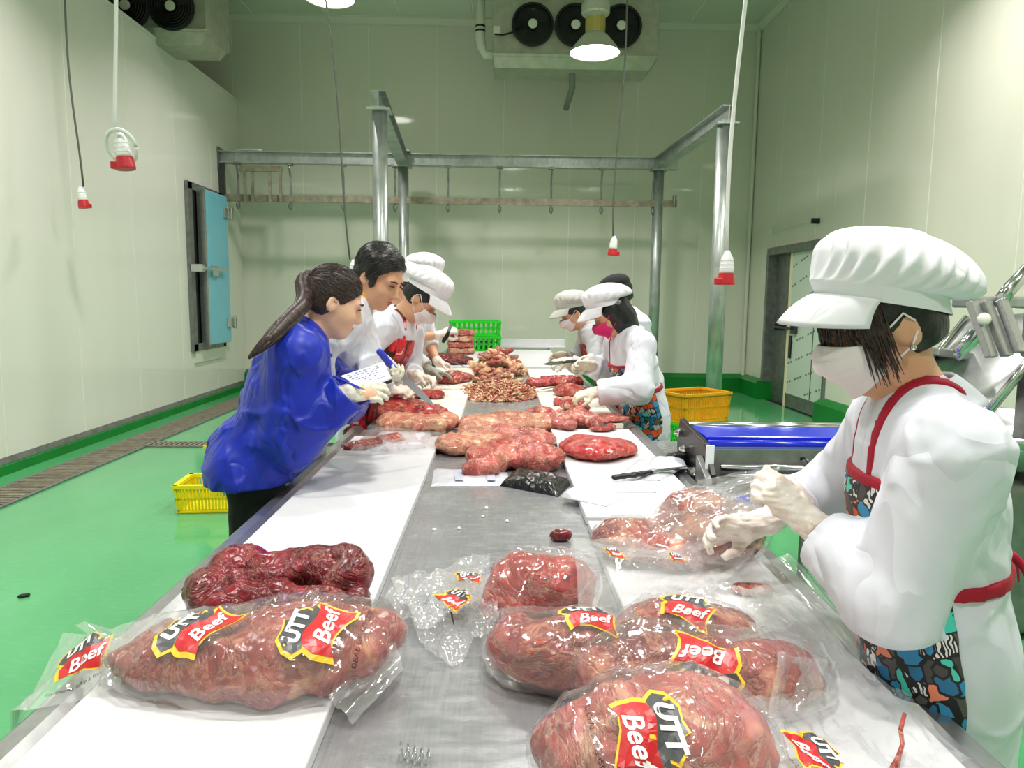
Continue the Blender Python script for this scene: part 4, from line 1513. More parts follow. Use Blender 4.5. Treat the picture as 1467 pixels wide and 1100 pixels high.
# film over the far end of the left board with two meat scraps
sb = thing('film_sheet', 'crumpled clear film over scraps at the far end of the left board', 'film', onz(570, 630, BZ))
film_sheet('film', q4([(500, 650), (628, 640), (640, 616), (530, 614)], BZ + .015), sb, .012, 25, floor_z=BZ + .003)
slab('thin pink scrap under the clear film on the left board', [(515, 642, .08, .05, .015), (528, 640, .05, .05, .015)], BZ, 'meat_red', seed=25)
slab('pale scrap under the middle of the clear film', [(560, 632, .07, .08, .012)], BZ, 'meat_pale', seed=26)
puffy('vacuum_pouch', 'flat white pouch under the clear film on the left', 'pouch', q4([(520, 648), (610, 641), (620, 618), (545, 618)], BZ), .006, 'pouch_white', pg, 8)


def knife(label, tip, heel, butt, handle_mat, width=.035, up=(0, 0, 1), curve=0.0):
    """blade from heel to tip, handle from heel to butt"""
    tip, heel, butt = Vector(tip), Vector(heel), Vector(butt)
    root = thing('knife', label, 'knife', heel)
    d = (tip - heel).normalized()
    L = (tip - heel).length
    n = Vector(up) - d * Vector(up).dot(d)
    n.normalize()
    w_ = d.cross(n)
    prof = []
    K = 10
    for i in range(K + 1):
        t = i / K
        hw = width * .5 * (1 - max(0, (t - .55) / .45) ** 2 * .95)
        prof.append((heel + d * (L * t) + w_ * (curve * t * t), hw))
    mb = MB()
    up_ = [p + w_ * (h * .9) for p, h in prof]
    dn = [p - w_ * h for p, h in prof]
    vs = []
    for a, b in zip(up_, dn):
        vs += [a + n * .0012, a - n * .0012, b]
    fs = []
    for i in range(K):
        o_ = 3 * i
        fs += [(o_, o_ + 3, o_ + 5, o_ + 2), (o_ + 1, o_ + 2, o_ + 5, o_ + 4), (o_, o_ + 1, o_ + 4, o_ + 3)]
    fs += [(0, 2, 1), (3 * K, 3 * K + 1, 3 * K + 2)]
    mb.add(vs, fs).build('blade', 'blade', root)
    hd = (butt - heel).normalized()
    s = SDF()
    HL = (butt - heel).length
    pts = [heel + hd * (HL * t) + w_ * (.004 * math.sin(t * 5)) for t in (0, .25, .5, .75, 1)]
    s.chain(pts, [.011, .012, .0125, .012, .014], .01, flat=(n, .75))
    s.build('handle', handle_mat, root, .003, pad=.012)
    return root


k1 = onz(882, 684, BZ + .022)
k2 = onz(932, 676, BZ + .022)
k3 = onz(985, 668, BZ + .022)
knife('black-handled knife lying across the white pouches', k3, k2, k1, 'black_plastic', .03)
knife('dark-handled knife on the far right cutting board', onz(770, 559, BZ + .02), onz(805, 553, BZ + .02), onz(833, 550, BZ + .02), 'rubber', .03)
knife('blue-handled knife lying by the rib block', onz(668, 526, BZ + .06), onz(632, 512, BZ + .06), onz(610, 511, BZ + .07), 'blue_handle', .03)

# cotton gloves and folded packet on the side shelf
for lb, px, py, rz_ in (('cream cotton glove lying beside the white pouch end', 985, 662, .4), ('cream cotton glove leaning on the roller machine frame', 1018, 664, 1.2)):
    p = onz(px, py, SZ)
    s = SDF()
    R = rotm(rz_)
    P0 = Vector((p.x, p.y, SZ + .022))
    s.ell(P0, (.05, .04, .02), R, .02)
    for i in range(4):
        q = P0 + R @ Vector((.045, -.03 + .02 * i, .0))
        s.cap(q, q + R @ Vector((.045 - .008 * abs(i - 1.4), (i - 1.5) * .006, .004)), .0105, .009, .008)
    s.cap(P0 + R @ Vector((-.0, .035, 0)), P0 + R @ Vector((.04, .065, .0)), .011, .010, .012)
    s.cap(P0, P0 + R @ Vector((-.07, 0, 0)), .03, .032, .02, flat=((0, 0, 1), .6))
    s.noise(.003, 40, 3)
    tag(s.build('cotton_glove', 'glove_cotton', None, .004), lb, 'glove', 'cotton gloves on the side shelf')
p = onz(1006, 682, SZ)
pk = thing('folded_packet', 'folded red and white packet on the side shelf edge', 'packet', (p.x, p.y, SZ), .25)
for i, m_ in enumerate(('strap_red', 'paper', 'meat_brown')):
    SDF().box((0, 0, .009 + i * .016), (.105 - .006 * i, .05, .015), None, .006).noise(.002, 30, i).build('fold', m_, pk, .004, world=False)

# ================================================================== crates
def crate(label, loc, rotz, w_, d, h, mat, group, taper=.93, slats=14, z=0.0):
    root = thing('plastic_crate', label, 'crate', (loc[0], loc[1], z), rotz, group)
    b = lambda t: taper + (1 - taper) * t
    MB().box((0, 0, .008), (w_ * taper, d * taper, .012)).build('bottom', mat, root, world=False)
    rim = MB()
    for sx, sy, lx, ly in ((0, 1, w_, .035), (0, -1, w_, .035), (1, 0, .035, d), (-1, 0, .035, d)):
        rim.box((sx * (w_ / 2 - .012), sy * (d / 2 - .012), h - .012), (lx, ly, .024))
    rim.build('rim', mat, root, world=False)['kind'] = 'stuff'
    for ax in range(4):
        mb = MB()
        L, other = (w_, d) if ax < 2 else (d, w_)
        sg = 1 if ax % 2 else -1

        def P(s_, t, o_=0):
            a = s_ * L / 2 * b(t)
            e = sg * (other / 2 * b(t) - .014 + o_)
            return Vector((a, e, h * t)) if ax < 2 else Vector((e, a, h * t))

        def strip(s0, s1, t0, t1, th=.004):
            q = [P(s0, t0, -th), P(s1, t0, -th), P(s1, t1, -th), P(s0, t1, -th)]
            r_ = [P(s0, t0, th), P(s1, t0, th), P(s1, t1, th), P(s0, t1, th)]
            mb.add(q + r_, [(3, 2, 1, 0), (4, 5, 6, 7), (0, 1, 5, 4), (1, 2, 6, 5), (2, 3, 7, 6), (3, 0, 4, 7)])
        for t0, t1 in ((.02, .13), (.46, .54), (.86, .95)):
            strip(-1, 1, t0, t1)
        strip(-1, -.86, .02, .95)
        strip(.86, 1, .02, .95)
        n = max(4, int(slats * L / w_))
        for i in range(n):
            s0 = -.86 + 1.72 * i / n
            strip(s0, s0 + 1.72 / n * .5, .1, .9)
        o = mb.build('slatted_side', mat, root, world=False)
        o['kind'] = 'stuff'
    return root


p = onz(300, 732, 0)
cg = 'plastic crates'
crate('bright yellow crate on the green floor behind the blue jacket', (p.x + .02, p.y + .12), .08, .50, .36, .20, 'yellow_crate', cg, slats=18)
p2 = onz(345, 720, 0)
y2 = crate('tilted yellow crate stacked on the other behind the blue jacket', (p.x + .12, p.y + .36), -.75, .50, .36, .18, 'yellow_crate', cg, slats=18, z=.205)
pc = onz(992, 645, 0)
crate('bright green crate under the amber crate near the right post', (pc.x + .04, pc.y + .25), .42, .62, .44, .27, 'green_crate', cg, slats=12)
crate('amber crate stacked on green near the right post', (pc.x + .05, pc.y + .25), .48, .64, .46, .30, 'amber_crate', cg, slats=22, z=.272)
pg_ = onz(682, 499, TZ)
for i in range(2):
    crate(('lower' if i == 0 else 'upper') + ' bright green crate of the stack at the far table end', (pg_.x, 9.75), .03, .69, .46, .20, 'green_crate', cg, taper=.97, slats=9, z=TZ + .001 + .202 * i)

# ================================================================== hanging sockets
def plug_cord(label, px, py_top, py_bot, Y, sway, cord_mat, rc, L, tilt=0.0, loop=False, red_side=1):
    """cord from the ceiling to a connector whose lower end is at (px, py_bot)"""
    b = ony(px, py_bot, Y)
    top = Vector((b.x + sway, b.y, ZC))
    root = thing('hanging_socket', label, 'socket', b, 0, 'red and white sockets hanging on cords')
    ax = Vector((math.sin(tilt), 0, math.cos(tilt)))
    e = b + ax * L
    pts = []
    for i in range(25):
        t = i / 24
        p_ = e.lerp(top, t)
        p_.x += .03 * math.sin(t * 9 + px) * (1 - t) + (.0 if not loop else .0)
        pts.append(p_)
    MB().tube(pts, rc, 8).build('cord', cord_mat, root, smooth=True)
    r0 = L * .21
    MB().lathe([(r0 * .95, L * .34), (r0, L * .42), (r0 * .92, L * .62), (r0 * .8, L * .8), (r0 * .45, L * .93), (rc * 1.3, L)], b, ax, 20).build('body', 'white_plastic', root, smooth=True)
    rd = MB().lathe([(r0 * 1.18, 0), (r0 * 1.22, L * .05), (r0 * 1.05, L * .34)], b, ax, 20).build('collar', 'red_plastic', root)
    MB().box(b + ax * (L * .10) + Vector((-red_side * r0 * 1.15, -.01, 0)), (L * .22, L * .22, L * .2)).build('flap', 'red_plastic', rd, bevel=.004)
    for k in range(3):
        MB().lathe([(r0 * (1.0 - .05 * k), L * (.46 + .12 * k)), (r0 * (1.03 - .05 * k), L * (.48 + .12 * k)), (r0 * (1.0 - .05 * k), L * (.5 + .12 * k))], b, ax, 20, False, False).build('ridge', 'white_plastic', root)
    if loop:
        lp = []
        c_ = b + ax * (L * .62)
        for i in range(29):
            a = 2 * PI * i / 28
            lp.append(c_ + Vector((L * .4 * math.cos(a), -r0 * 1.1 * math.sin(a) - .01, L * .42 * math.sin(a))))
        MB().tube(lp, rc, 8).build('cord_loop', cord_mat, root, smooth=True)
    return root


plug_cord('small socket on a grey cord near the left wall', 121, 0, 298, 6.7, -.09, 'cord_grey', .009, .19, -.15, False, -1)
plug_cord('large socket on a white cord with its cord looped round', 181, 0, 243, 4.2, -.02, 'cord_white', .011, .20, -.12, True)
plug_cord('socket on a slanting grey cord behind the black-haired man', 507, 0, 402, 5.6, -.40, 'cord_grey', .007, .16)
plug_cord('small socket on a thin cord above the capped workers', 877, 0, 366, 6.8, .10, 'cord_grey', .008, .18, .1, False, -1)
plug_cord('socket on a white cord beside the right steel post', 1040, 0, 408, 4.3, .10, 'cord_white', .012, .20)

# ================================================================== roller machine behind the masked woman
rm = thing('roller_machine', 'black framed roller machine with glossy blue belt on the side shelf', 'machine', (1.25, 2.95, SZ + .0))
XA, XB = onz(1012, 632, .95).x, 1.72
MB().box2((XA, 2.72, .90), (XB, 3.04, .945)).build('belt_bed', 'blue_pale', rm, bevel=.01)
MB().box2((XA + .01, 2.80, .945), (XB, 3.05, .962)).build('belt', 'blue_belt', rm, bevel=.006)
MB().cyl((XA, 3.06, .955), (XB, 3.06, .955), .022, n=16).build('top_roller', 'steel_bright', rm, smooth=True)
MB().cyl((XA, 2.735, .945), (XB, 2.735, .945), .016, n=16).build('edge_roller', 'blue_belt', rm, smooth=True)
MB().box2((XA, 2.70, .80), (XB, 2.72, .93)).build('front_plate', 'steel_dull', rm)
for z, y in ((.868, 2.665), (.835, 2.665), (.79, 2.62)):
    MB().cyl((XA + .03, y, z), (XB, y, z), .012, n=14).build('rod', 'steel_bright', rm, smooth=True)
MB().box2((XA + .04, 2.60, .765), (XB, 2.66, .80)).build('lower_plate', 'steel_dark', rm)
MB().box2((XA + .06, 2.56, .762), (XB, 2.60, .775)).build('lower_belt', 'blue_belt', rm, bevel=.004)
for px in (1108, 1135):
    x = onz(px, 652, .85).x
    MB().lathe([(.052, -.004), (.058, -.004), (.058, .004), (.052, .004), (.052, -.004)], (x, 2.665, .852), (1, 0, 0), 24, False, False).build('ring', 'black_plastic', rm)
ep = MB().prism([(XA - .02, 2.60, .762), (XA - .02, 3.12, .762), (XA - .02, 3.14, .90), (XA - .02, 3.10, .985), (XA - .02, 3.0, .975), (XA - .02, 2.72, .95), (XA - .02, 2.62, .85)], (.022, 0, 0)).build('end_plate', 'black_plastic', rm, bevel=.003)
MB().prism([(XA - .045, 2.56, .762), (XA - .045, 2.74, .762), (XA - .045, 2.74, .90), (XA - .045, 2.60, .84)], (.024, 0, 0)).build('side_guard', 'steel_dull', rm, bevel=.003)
for y, z in ((2.78, .82), (2.95, .88), (3.05, .93), (3.06, .84), (2.88, .80)):
    MB().lathe([(.018, 0), (.02, .02), (.013, .024), (.008, .036)], (XA - .02, y, z), (-1, 0, 0), 12).build('knob', 'steel_bright', ep)
for y, z, k in ((2.98, .83, .05), (3.08, .80, .06)):
    MB().box((XA - .05, y, z), (.05, .05, k)).build('motor_block', 'black_plastic', rm, bevel=.006)
MB().box2((XA - .03, 2.655, .84), (XA + .0, 2.665, .955)).build('hanging_tag', 'paper', rm)
# the shelf it stands on runs on under it
MB().box2((1.2, 2.45, SZ - .03), (1.78, 3.3, SZ)).build('shelf_wing', 'steel_top', sh, bevel=.004)
for x, y in ((1.7, 2.52), (1.7, 3.22)):
    MB().cyl((x, y, 0), (x, y, SZ - .03), .018, n=12).build('leg', 'steel', sh)

# ================================================================== bowl machine at the right edge
bm_ = thing('bowl_cutter', 'stainless bowl machine with tilted lid at the right edge', 'machine', (2.35, 3.35, 0))
SDF().box((2.45, 3.45, .38), (1.0, .9, .72), None, .06).build('body', 'steel_dull', bm_, .02)
MB().lathe([(.30, .0), (.46, .05), (.52, .14), (.55, .17), (.55, .2), (.50, .2), (.46, .12), (.2, .06)], (2.4, 3.4, .74), n=40).build('bowl', 'steel', bm_, smooth=True)
lidc = ony(1402, 520, 3.35)
Rl = rotm(.0, -.85) @ rotm(.15)
lid = SDF().box(lidc, (.62, .62, .03), Rl, .012).ell(lidc + Rl @ Vector((0, 0, .0)), (.25, .25, .05), Rl, .03).build('lid', 'steel', bm_, .01)
for dx in (-.31, .31):
    MB().cyl(lidc + Rl @ Vector((-.31, dx, .02)), lidc + Rl @ Vector((.31, dx, .02)), .016, n=12).build('lid_edge', 'steel_bright', lid, smooth=True)
for (xa, ya_), (xb, yb_) in (((1392, 432), (1421, 512)), ((1412, 432), (1443, 510)), ((1434, 430), (1462, 505))):
    a, b = ony(xa, ya_, 2.95), ony(xb, yb_, 2.85)
    x, y, d = frame_of(b - a)
    MB().box((a + b) / 2, (.05, .028, (b - a).length), Matrix((x, y, d)).transposed()).build('arm', 'steel', bm_, bevel=.005)
a, b = ony(1390, 434, 3.0), ony(1470, 432, 3.1)
MB().box((a + b) / 2, ((b - a).length, .14, .05), rotm(.05)).build('arm_block', 'steel', bm_, bevel=.01)
MB().tube([ony(1428, 438, 2.98), ony(1448, 412, 2.98), ony(1475, 384, 2.98)], .028, 12).build('lift_rod', 'steel_bright', bm_, smooth=True)
MB().lathe([(.012, 0), (.024, .006), (.026, .018), (.016, .028)], ony(1408, 458, 2.9), (-.3, -1, .2), 16).build('knob', 'offwhite_plastic', bm_, smooth=True)
MB().box(ony(1350, 505, 3.6), (.35, .5, .04), rotm(0, .12)).build('side_tray', 'steel', bm_, bevel=.008)
MB().tube([ony(1372, 505, 3.05), ony(1392, 478, 3.05), ony(1420, 468, 3.1), ony(1370, 512, 3.1)], .02, 10).build('hinge_loop', 'steel_bright', bm_, smooth=True)
for x, y in ((2.05, 3.1), (2.85, 3.1), (2.05, 3.8), (2.85, 3.8)):
    MB().cyl((x, y, 0), (x, y, .06), .04, n=12).build('foot', 'rubber', bm_)
# support post joining body and arms
MB().box2((2.3, 3.0, .7), (2.42, 3.12, 1.5)).build('post', 'steel_dull', bm_, bevel=.01)

# crumbs of fat on the bare steel and a dark bit on the floor
for i, (px, py) in enumerate(((692, 741), (697, 729), (727, 748), (622, 760), (658, 758))):
    p = onz(px, py, TZ)
    s = SDF().ell((p.x, p.y, TZ + .004), (.006 + .002 * (i % 2), .005, .005), rotm(i), .003).noise(.002, 90, i)
    tag(s.build('fat_crumb', 'board_used', None, .002, pad=.008), 'tiny pale crumb of fat on the bare steel strip', 'crumb', 'fat crumbs on the steel')
p = onz(32, 856, 0)
tag(SDF().ell((p.x, p.y, .01), (.02, .012, .01), rotm(.5), .004).ell((p.x + .018, p.y + .012, .01), (.012, .01, .009), None, .004).noise(.003, 50, 3).build('floor_scrap', 'rubber', None, .003, pad=.01), 'small dark scrap lying on the green floor at the left', 'scrap')
# ================================================================== people
U = Vector((0, 0, 1))


def ik(S, W, l1, l2, pole):
    S, W, pole = Vector(S), Vector(W), Vector(pole)
    d = W - S
    D = d.length
    if D > (l1 + l2) * .995:
        W = S + d.normalized() * ((l1 + l2) * .995)
        d = W - S
        D = d.length
    d = d.normalized()
    a = (l1 * l1 - l2 * l2 + D * D) / (2 * D)
    h = math.sqrt(max(l1 * l1 - a * a, 0))
    p = pole - d * pole.dot(d)
    p.normalize()
    return S + d * a + p * h, W


def hand_ops(s, W, d, n, thumb, curl=.5, r=.0085, k=1.0, tcurl=.5, spread=.12):
    """palm, four jointed fingers and a thumb; d points along the fingers, n is the way they curl, thumb = +1/-1 side"""
    d = Vector(d).normalized()
    n = Vector(n)
    n = (n - d * n.dot(d)).normalized()
    b = n.cross(d).normalized()
    R = Matrix((d, b, n)).transposed()
    W = Vector(W)
    s.ell(W + d * .048 * k, (.052 * k, .041 * k, .019 * k), R, .014)
    s.cap(W - d * .02, W + d * .03 * k, .026 * k, .026 * k, .02, flat=(n, .75))
    tips = []
    for i, L in enumerate((.072, .080, .074, .058)):
        off = (1.5 - i) * .0195 * thumb
        p = W + (d * (.086 - .004 * abs(i - 1.2)) + b * off) * k
        c = curl * (.55 + .08 * i)
        rr = r * (1.0 if i < 3 else .88)
        for j, f_ in enumerate((.45, .3, .25)):
            dirn = (d * math.cos(c) + n * math.sin(c) + b * (off * spread * 30 * (1 - curl * .5))).normalized()
            q = p + dirn * (L * f_ * k)
            s.cap(p, q, rr * (1.08 - .1 * j), rr * (1.0 - .1 * j), .0045)
            p = q
            c += curl * 1.15
        tips.append(p)
    p = W + (d * .022 + b * (thumb * .03)) * k
    q = p + (d * .034 + b * thumb * .026 + n * (.016 + .02 * tcurl)) * k
    s.cap(p, q, r * 1.6, r * 1.25, .014)
    t = q + (d * .030 + b * thumb * (.012 - .026 * tcurl) + n * (.012 + .012 * tcurl)) * k
    s.cap(q, t, r * 1.2, r * 1.0, .006)
    return tips


class Person:
    def __init__(p, label, hx, hy, Y, yaw, lean=15, nlean=None, hyaw=0, hpitch=25, hroll=0, k=1.0, vox=.008, skin='skin'):
        p.k, p.vox, p.skin = k, vox, skin
        p.hc = ony(hx, hy, Y)
        a = rad(yaw)
        p.f = Vector((math.cos(a), math.sin(a), 0))
        p.s = Vector((-math.sin(a), math.cos(a), 0))           # the person's left
        ln = rad(lean)
        p.sd = U * math.cos(ln) + p.f * math.sin(ln)
        p.ft = p.f * math.cos(ln) - U * math.sin(ln)
        nl = rad(lean + 12 if nlean is None else nlean)
        p.nd = U * math.cos(nl) + p.f * math.sin(nl)
        p.neck = p.hc - p.nd * (.165 * k)
        p.hip = p.neck - p.sd * (.52 * k)
        p.chest = p.hip + p.sd * (.34 * k)
        p.sh = p.hip + p.sd * (.455 * k)
        p.SL = p.sh + p.s * (.175 * k)
        p.SR = p.sh - p.s * (.175 * k)
        h = a + rad(hyaw)
        f2 = Vector((math.cos(h), math.sin(h), 0))
        hp = rad(hpitch)
        p.hf = f2 * math.cos(hp) - U * math.sin(hp)
        p.hu = U * math.cos(hp) + f2 * math.sin(hp)
        p.hs = p.hu.cross(p.hf)
        if hroll:
            Rr = Matrix.Rotation(rad(hroll), 3, p.hf)
            p.hu, p.hs = Rr @ p.hu, Rr @ p.hs
        p.HR = Matrix((p.hf, p.hs, p.hu)).transposed()
        p.base = Vector((p.hip.x, p.hip.y, 0)) - p.f * (.06 * lean / 30)
        p.root = thing('person', label, 'person', p.base)
        p.arms = {}

    def H(p, x, y, z):
        return p.hc + p.HR @ Vector((x, y, z)) * p.k

    def arm(p, side, wrist, pole=(0, 0, -1), sleeve=.75, d=None, n=None, curl=.5, tcurl=.5):
        S = p.SL if side == 'L' else p.SR
        E, W = ik(S, wrist, .285 * p.k, .245 * p.k, pole)
        fd = (W - E).normalized()
        p.arms[side] = dict(S=S, E=E, W=W, fd=fd, sleeve=sleeve, d=Vector(d).normalized() if d is not None else fd, n=Vector(n) if n is not None else Vector((0, 0, -1)), curl=curl, tcurl=tcurl, thumb=0)

    def hand_thumb(p, side):
        # thumb side follows from palm direction: for a left hand b = n x d points to the little finger or the thumb
        return -1 if side == 'L' else 1

    def body(p, bare_hands=False):
        k, s = p.k, SDF()
        H, HR = p.H, p.HR
        s.ell(H(-.012, 0, .032), Vector((.098, .078, .094)) * k, HR, .03)
        s.ell(H(.025, 0, -.03), Vector((.066, .060, .085)) * k, HR, .04)
        s.ell(H(.040, 0, -.080), Vector((.044, .046, .034)) * k, HR, .04)
        s.ell(H(.070, 0, -.094), Vector((.018, .022, .017)) * k, HR, .03)
        for y in (-1, 1):
            s.ell(H(.055, y * .036, -.028), Vector((.032, .026, .030)) * k, HR, .03)
            s.ell(H(.078, y * .030, .026), Vector((.016, .024, .010)) * k, HR, .02)
            s.ell(H(.094, y * .031, .006), Vector((.014, .017, .011)) * k, HR, .012, sub=True)
            s.ell(H(-.008, y * .079, -.008), Vector((.023, .009, .034)) * k, HR @ rotm(-.3 * y, .2), .008)
            s.ell(H(-.004, y * .088, -.004), Vector((.010, .007, .016)) * k, HR, .006, sub=True)
        s.cap(H(.092, 0, .014), H(.112, 0, -.026), .008 * k, .013 * k, .014)
        s.ell(H(.100, 0, -.033), Vector((.012, .018, .009)) * k, HR, .010)
        s.ell(H(.088, 0, -.060), Vector((.014, .024, .007)) * k, HR, .012)
        s.ell(H(.085, 0, -.073), Vector((.014, .020, .008)) * k, HR, .012)
        s.cap(p.neck - p.sd * .04, H(-.018, 0, -.06), .056 * k, .052 * k, .03)
        fl_ = (p.ft, .7)
        s.cap(p.hip, p.chest, .13 * k, .135 * k, .05, fl_)
        s.cap(p.chest, p.sh, .135 * k, .11 * k, .05, fl_)
        s.cap(p.SL, p.SR, .05 * k, .05 * k, .04)
        for q in p.arms.values():
            s.cap(q['S'], q['E'], .045 * k, .036 * k, .03)
            s.cap(q['E'], q['E'].lerp(q['W'], .35), .037 * k, .037 * k, .02)
            s.cap(q['E'].lerp(q['W'], .35), q['W'], .037 * k, .025 * k, .02)
            if bare_hands:
                hand_ops(s, q['W'], q['d'], q['n'], q['thumb'], q['curl'], .008, k, q['tcurl'])
            else:
                s.ell(q['W'] + q['d'] * .04 * k, (.03 * k,) * 3 if False else Vector((.032, .02, .012)) * k, Matrix((q['d'], q['n'].cross(q['d']).normalized(), q['n'])).transposed() if abs(q['n'].dot(q['d'])) < .05 else None, .01)
        for y in (-1, 1):
            a = p.hip + p.s * (y * .085 * k)
            b = p.base + p.s * (y * .10 * k)
            s.cap(a, (b + a) / 2 * 1.0, .075 * k, .052 * k, .04)
            s.cap((b + a) / 2, Vector((b.x, b.y, .09)), .05 * k, .036 * k, .03)
        o = s.build('body', p.skin, p.root, p.vox)
        p.body_o = o
        return o

    def gloves(p, mat, sides='LR', cuff=.07, r=.0098, vox=.004, cuffr=.034, wrinkle=.0015):
        for sd_ in sides:
            q = p.arms[sd_]
            mt = mat[sd_] if isinstance(mat, dict) else mat
            s = SDF()
            hand_ops(s, q['W'], q['d'], q['n'], q['thumb'], q['curl'], r, p.k, q['tcurl'])
            s.cap(q['W'] - q['fd'] * cuff, q['W'] + q['d'] * .015, cuffr * p.k, .030 * p.k, .02)
            s.noise(wrinkle, 60, 2).noise(wrinkle, 30, 5, (1, 1, 3), True)
            s.ell(q['W'] - q['fd'] * (cuff + .03), (.045, .045, .045), None, 0, sub=True)
            q['glove'] = s.build('glove', mt, p.root, vox)

    def torso_ops(p, puff=1.0, hem=.5, skirt=(.185, .215), tuck=0.0):
        k, s = p.k, SDF()
        fl_ = (p.ft, .70)
        s.cap(p.hip, p.chest, .158 * k * puff, .165 * k * puff, .05, fl_)
        s.cap(p.chest, p.sh, .165 * k * puff, .125 * k * puff, .05, fl_)
        if hem is not None:
            e = Vector((p.hip.x, p.hip.y, hem)) - p.f * tuck
            s.cap(p.hip, e, skirt[0] * k, skirt[1] * k, .06, (p.f, .66))
        return s

    def coat(p, mat, puff=1.0, hem=.5, skirt=(.185, .215), sleeve_r=(.078, .07, .056), fold=.008, vox=None, name='coat', tuck=0.0, seed=1):
        k = p.k
        s = p.torso_ops(puff, hem, skirt, tuck)
        s.cap(p.SL, p.SR, .072 * k * puff, .072 * k * puff, .06)
        s.cap(p.sh, p.neck - p.sd * .058, .09 * k, .072 * k, .05)
        for q in p.arms.values():
            e = q['E'].lerp(q['W'], q['sleeve'])
            q['cuff'] = e
            s.cap(q['S'], q['E'], sleeve_r[0] * k, sleeve_r[1] * k, .045)
            s.cap(q['E'], e, sleeve_r[1] * k, sleeve_r[2] * k, .03)
        s.noise(fold * .8, 5, seed, (1, 1, .6)).noise(fold * .8, 5, seed + 4, (.8, .8, 1.2), 2).noise(fold * .5, 10, seed + 6, (1, 1, .8), 2)
        for q in p.arms.values():
            s.ell(q['cuff'] + q['fd'] * .052 * k, Vector((.05, sleeve_r[2] + .03, sleeve_r[2] + .03)) * k, Matrix((q['fd'],) + tuple(frame_of(q['fd'])[:2])).transposed(), .006, sub=True)
        # neck opening
        nn = (p.nd * .8 - p.f * .0 + p.sd * .2).normalized()
        s.cut(p.neck + nn * (.012 * k), nn) if False else None
        if hem is not None:
            s.cut((0, 0, hem), (0, 0, -1))
        o = s.build(name, mat, p.root, vox or p.vox)
        p.coat_o = o
        return o

    def collar(p, mat, open_=.055, h=.055, name='collar'):
        """turned collar lying round the neck with two lapel points"""
        k = p.k
        ax = (p.nd + p.sd).normalized()
        fx = (p.f - ax * p.f.dot(ax)).normalized()
        c = p.neck - ax * (.012 * k)

        def g(u, v):
            a = -PI + .5 + (2 * PI - 1.0) * u      # gap at the front
            a += PI
            cs, sn = math.cos(a), math.sin(a)
            front = max(0, cs)
            rr = (.070 + .042 * v ** 1.3 + .014 * front * v) * k
            z = (.052 - .062 * v ** 1.6 - .06 * front * v) * k
            return c + fx * (cs * rr) + p.s * (sn * rr * 1.02) + ax * z
        o = MB().grid(lambda u, v: g(u, v), 40, 8).build(name, mat, p.root, smooth=True)
        solidify(o, .004)
        return o

    def apron(p, mat, top=.36, bottom=.42, wb=.12, wl=.25, grow=.012, tie='strap_red', strap='strap_red', puff=1.0, hem=.5, skirt=(.185, .215), vox=None, tie_back=True, trim=None, tuck=0.0, tie_t=.17, front=-.02):
        k = p.k
        vox = vox or p.vox
        hip, f, ft, sd, s_ = p.hip, p.f, p.ft, p.sd, p.s

        def dots(X, Y, Z, v):
            return (X - hip.x) * v.x + (Y - hip.y) * v.y + (Z - hip.z) * v.z

        def keep(D, X, Y, Z):
            t = dots(X, Y, Z, sd) / k
            sy = np.abs(dots(X, Y, Z, s_)) / k
            fr = np.where(t > 0, dots(X, Y, Z, ft), dots(X, Y, Z, f))
            w_ = np.where(t > tie_t, wb + (top - t) * .12, wl - np.maximum(0, t) * .2)
            return np.maximum.reduce([D, (sy - w_) * k, -fr + front * k, (t - top) * k, (bottom - Z) * np.ones_like(D)])
        a = p.torso_ops(puff, hem, skirt, tuck).grow(grow).noise(.004, 9, 3, (1, 1, .6)).fn(keep)
        ap = a.build('apron', mat, p.root, vox, pad=.04)
        p.apron_o = ap

        def band(D, X, Y, Z, z0, h_, front):
            t = dots(X, Y, Z, sd) / k
            fr = np.where(t > 0, dots(X, Y, Z, ft), dots(X, Y, Z, f))
            return np.maximum.reduce([D, (np.abs(t - z0) - h_) * k, (fr - front) * np.ones_like(D)])
        if tie_back:
            p.torso_ops(puff, hem, skirt, tuck).grow(grow - .001).fn(lambda D, X, Y, Z: band(D, X, Y, Z, tie_t, .013, .10 * k)).build('waist_tie', tie, ap, vox * .8, pad=.04)

        def stp(sgn):
            def fn(D, X, Y, Z):
                t = dots(X, Y, Z, sd) / k
                sy = dots(X, Y, Z, s_) / k
                return np.maximum.reduce([D, (np.abs(sy - sgn * .066) - .011) * k, (top - .02 - t) * k, -dots(X, Y, Z, ft) - .06 * k])
            return fn
        for sg in (-1, 1):
            q = p.torso_ops(puff, hem, skirt, tuck)
            q.cap(p.SL, p.SR, .072 * k * puff, .072 * k * puff, .06)
            q.cap(p.sh, p.neck - p.sd * .058, .09 * k, .072 * k, .05)
            q.grow(grow * .3).fn(stp(sg)).build('neck_strap', strap, ap, vox * .8, pad=.04)
        if trim:
            p.torso_ops(puff, hem, skirt, tuck).grow(grow + .002).fn(lambda D, X, Y, Z: np.maximum(keep(D, X, Y, Z), (top - .020 - dots(X, Y, Z, sd) / k) * k)).build('apron_trim', trim, ap, vox * .8, pad=.04)
        return ap

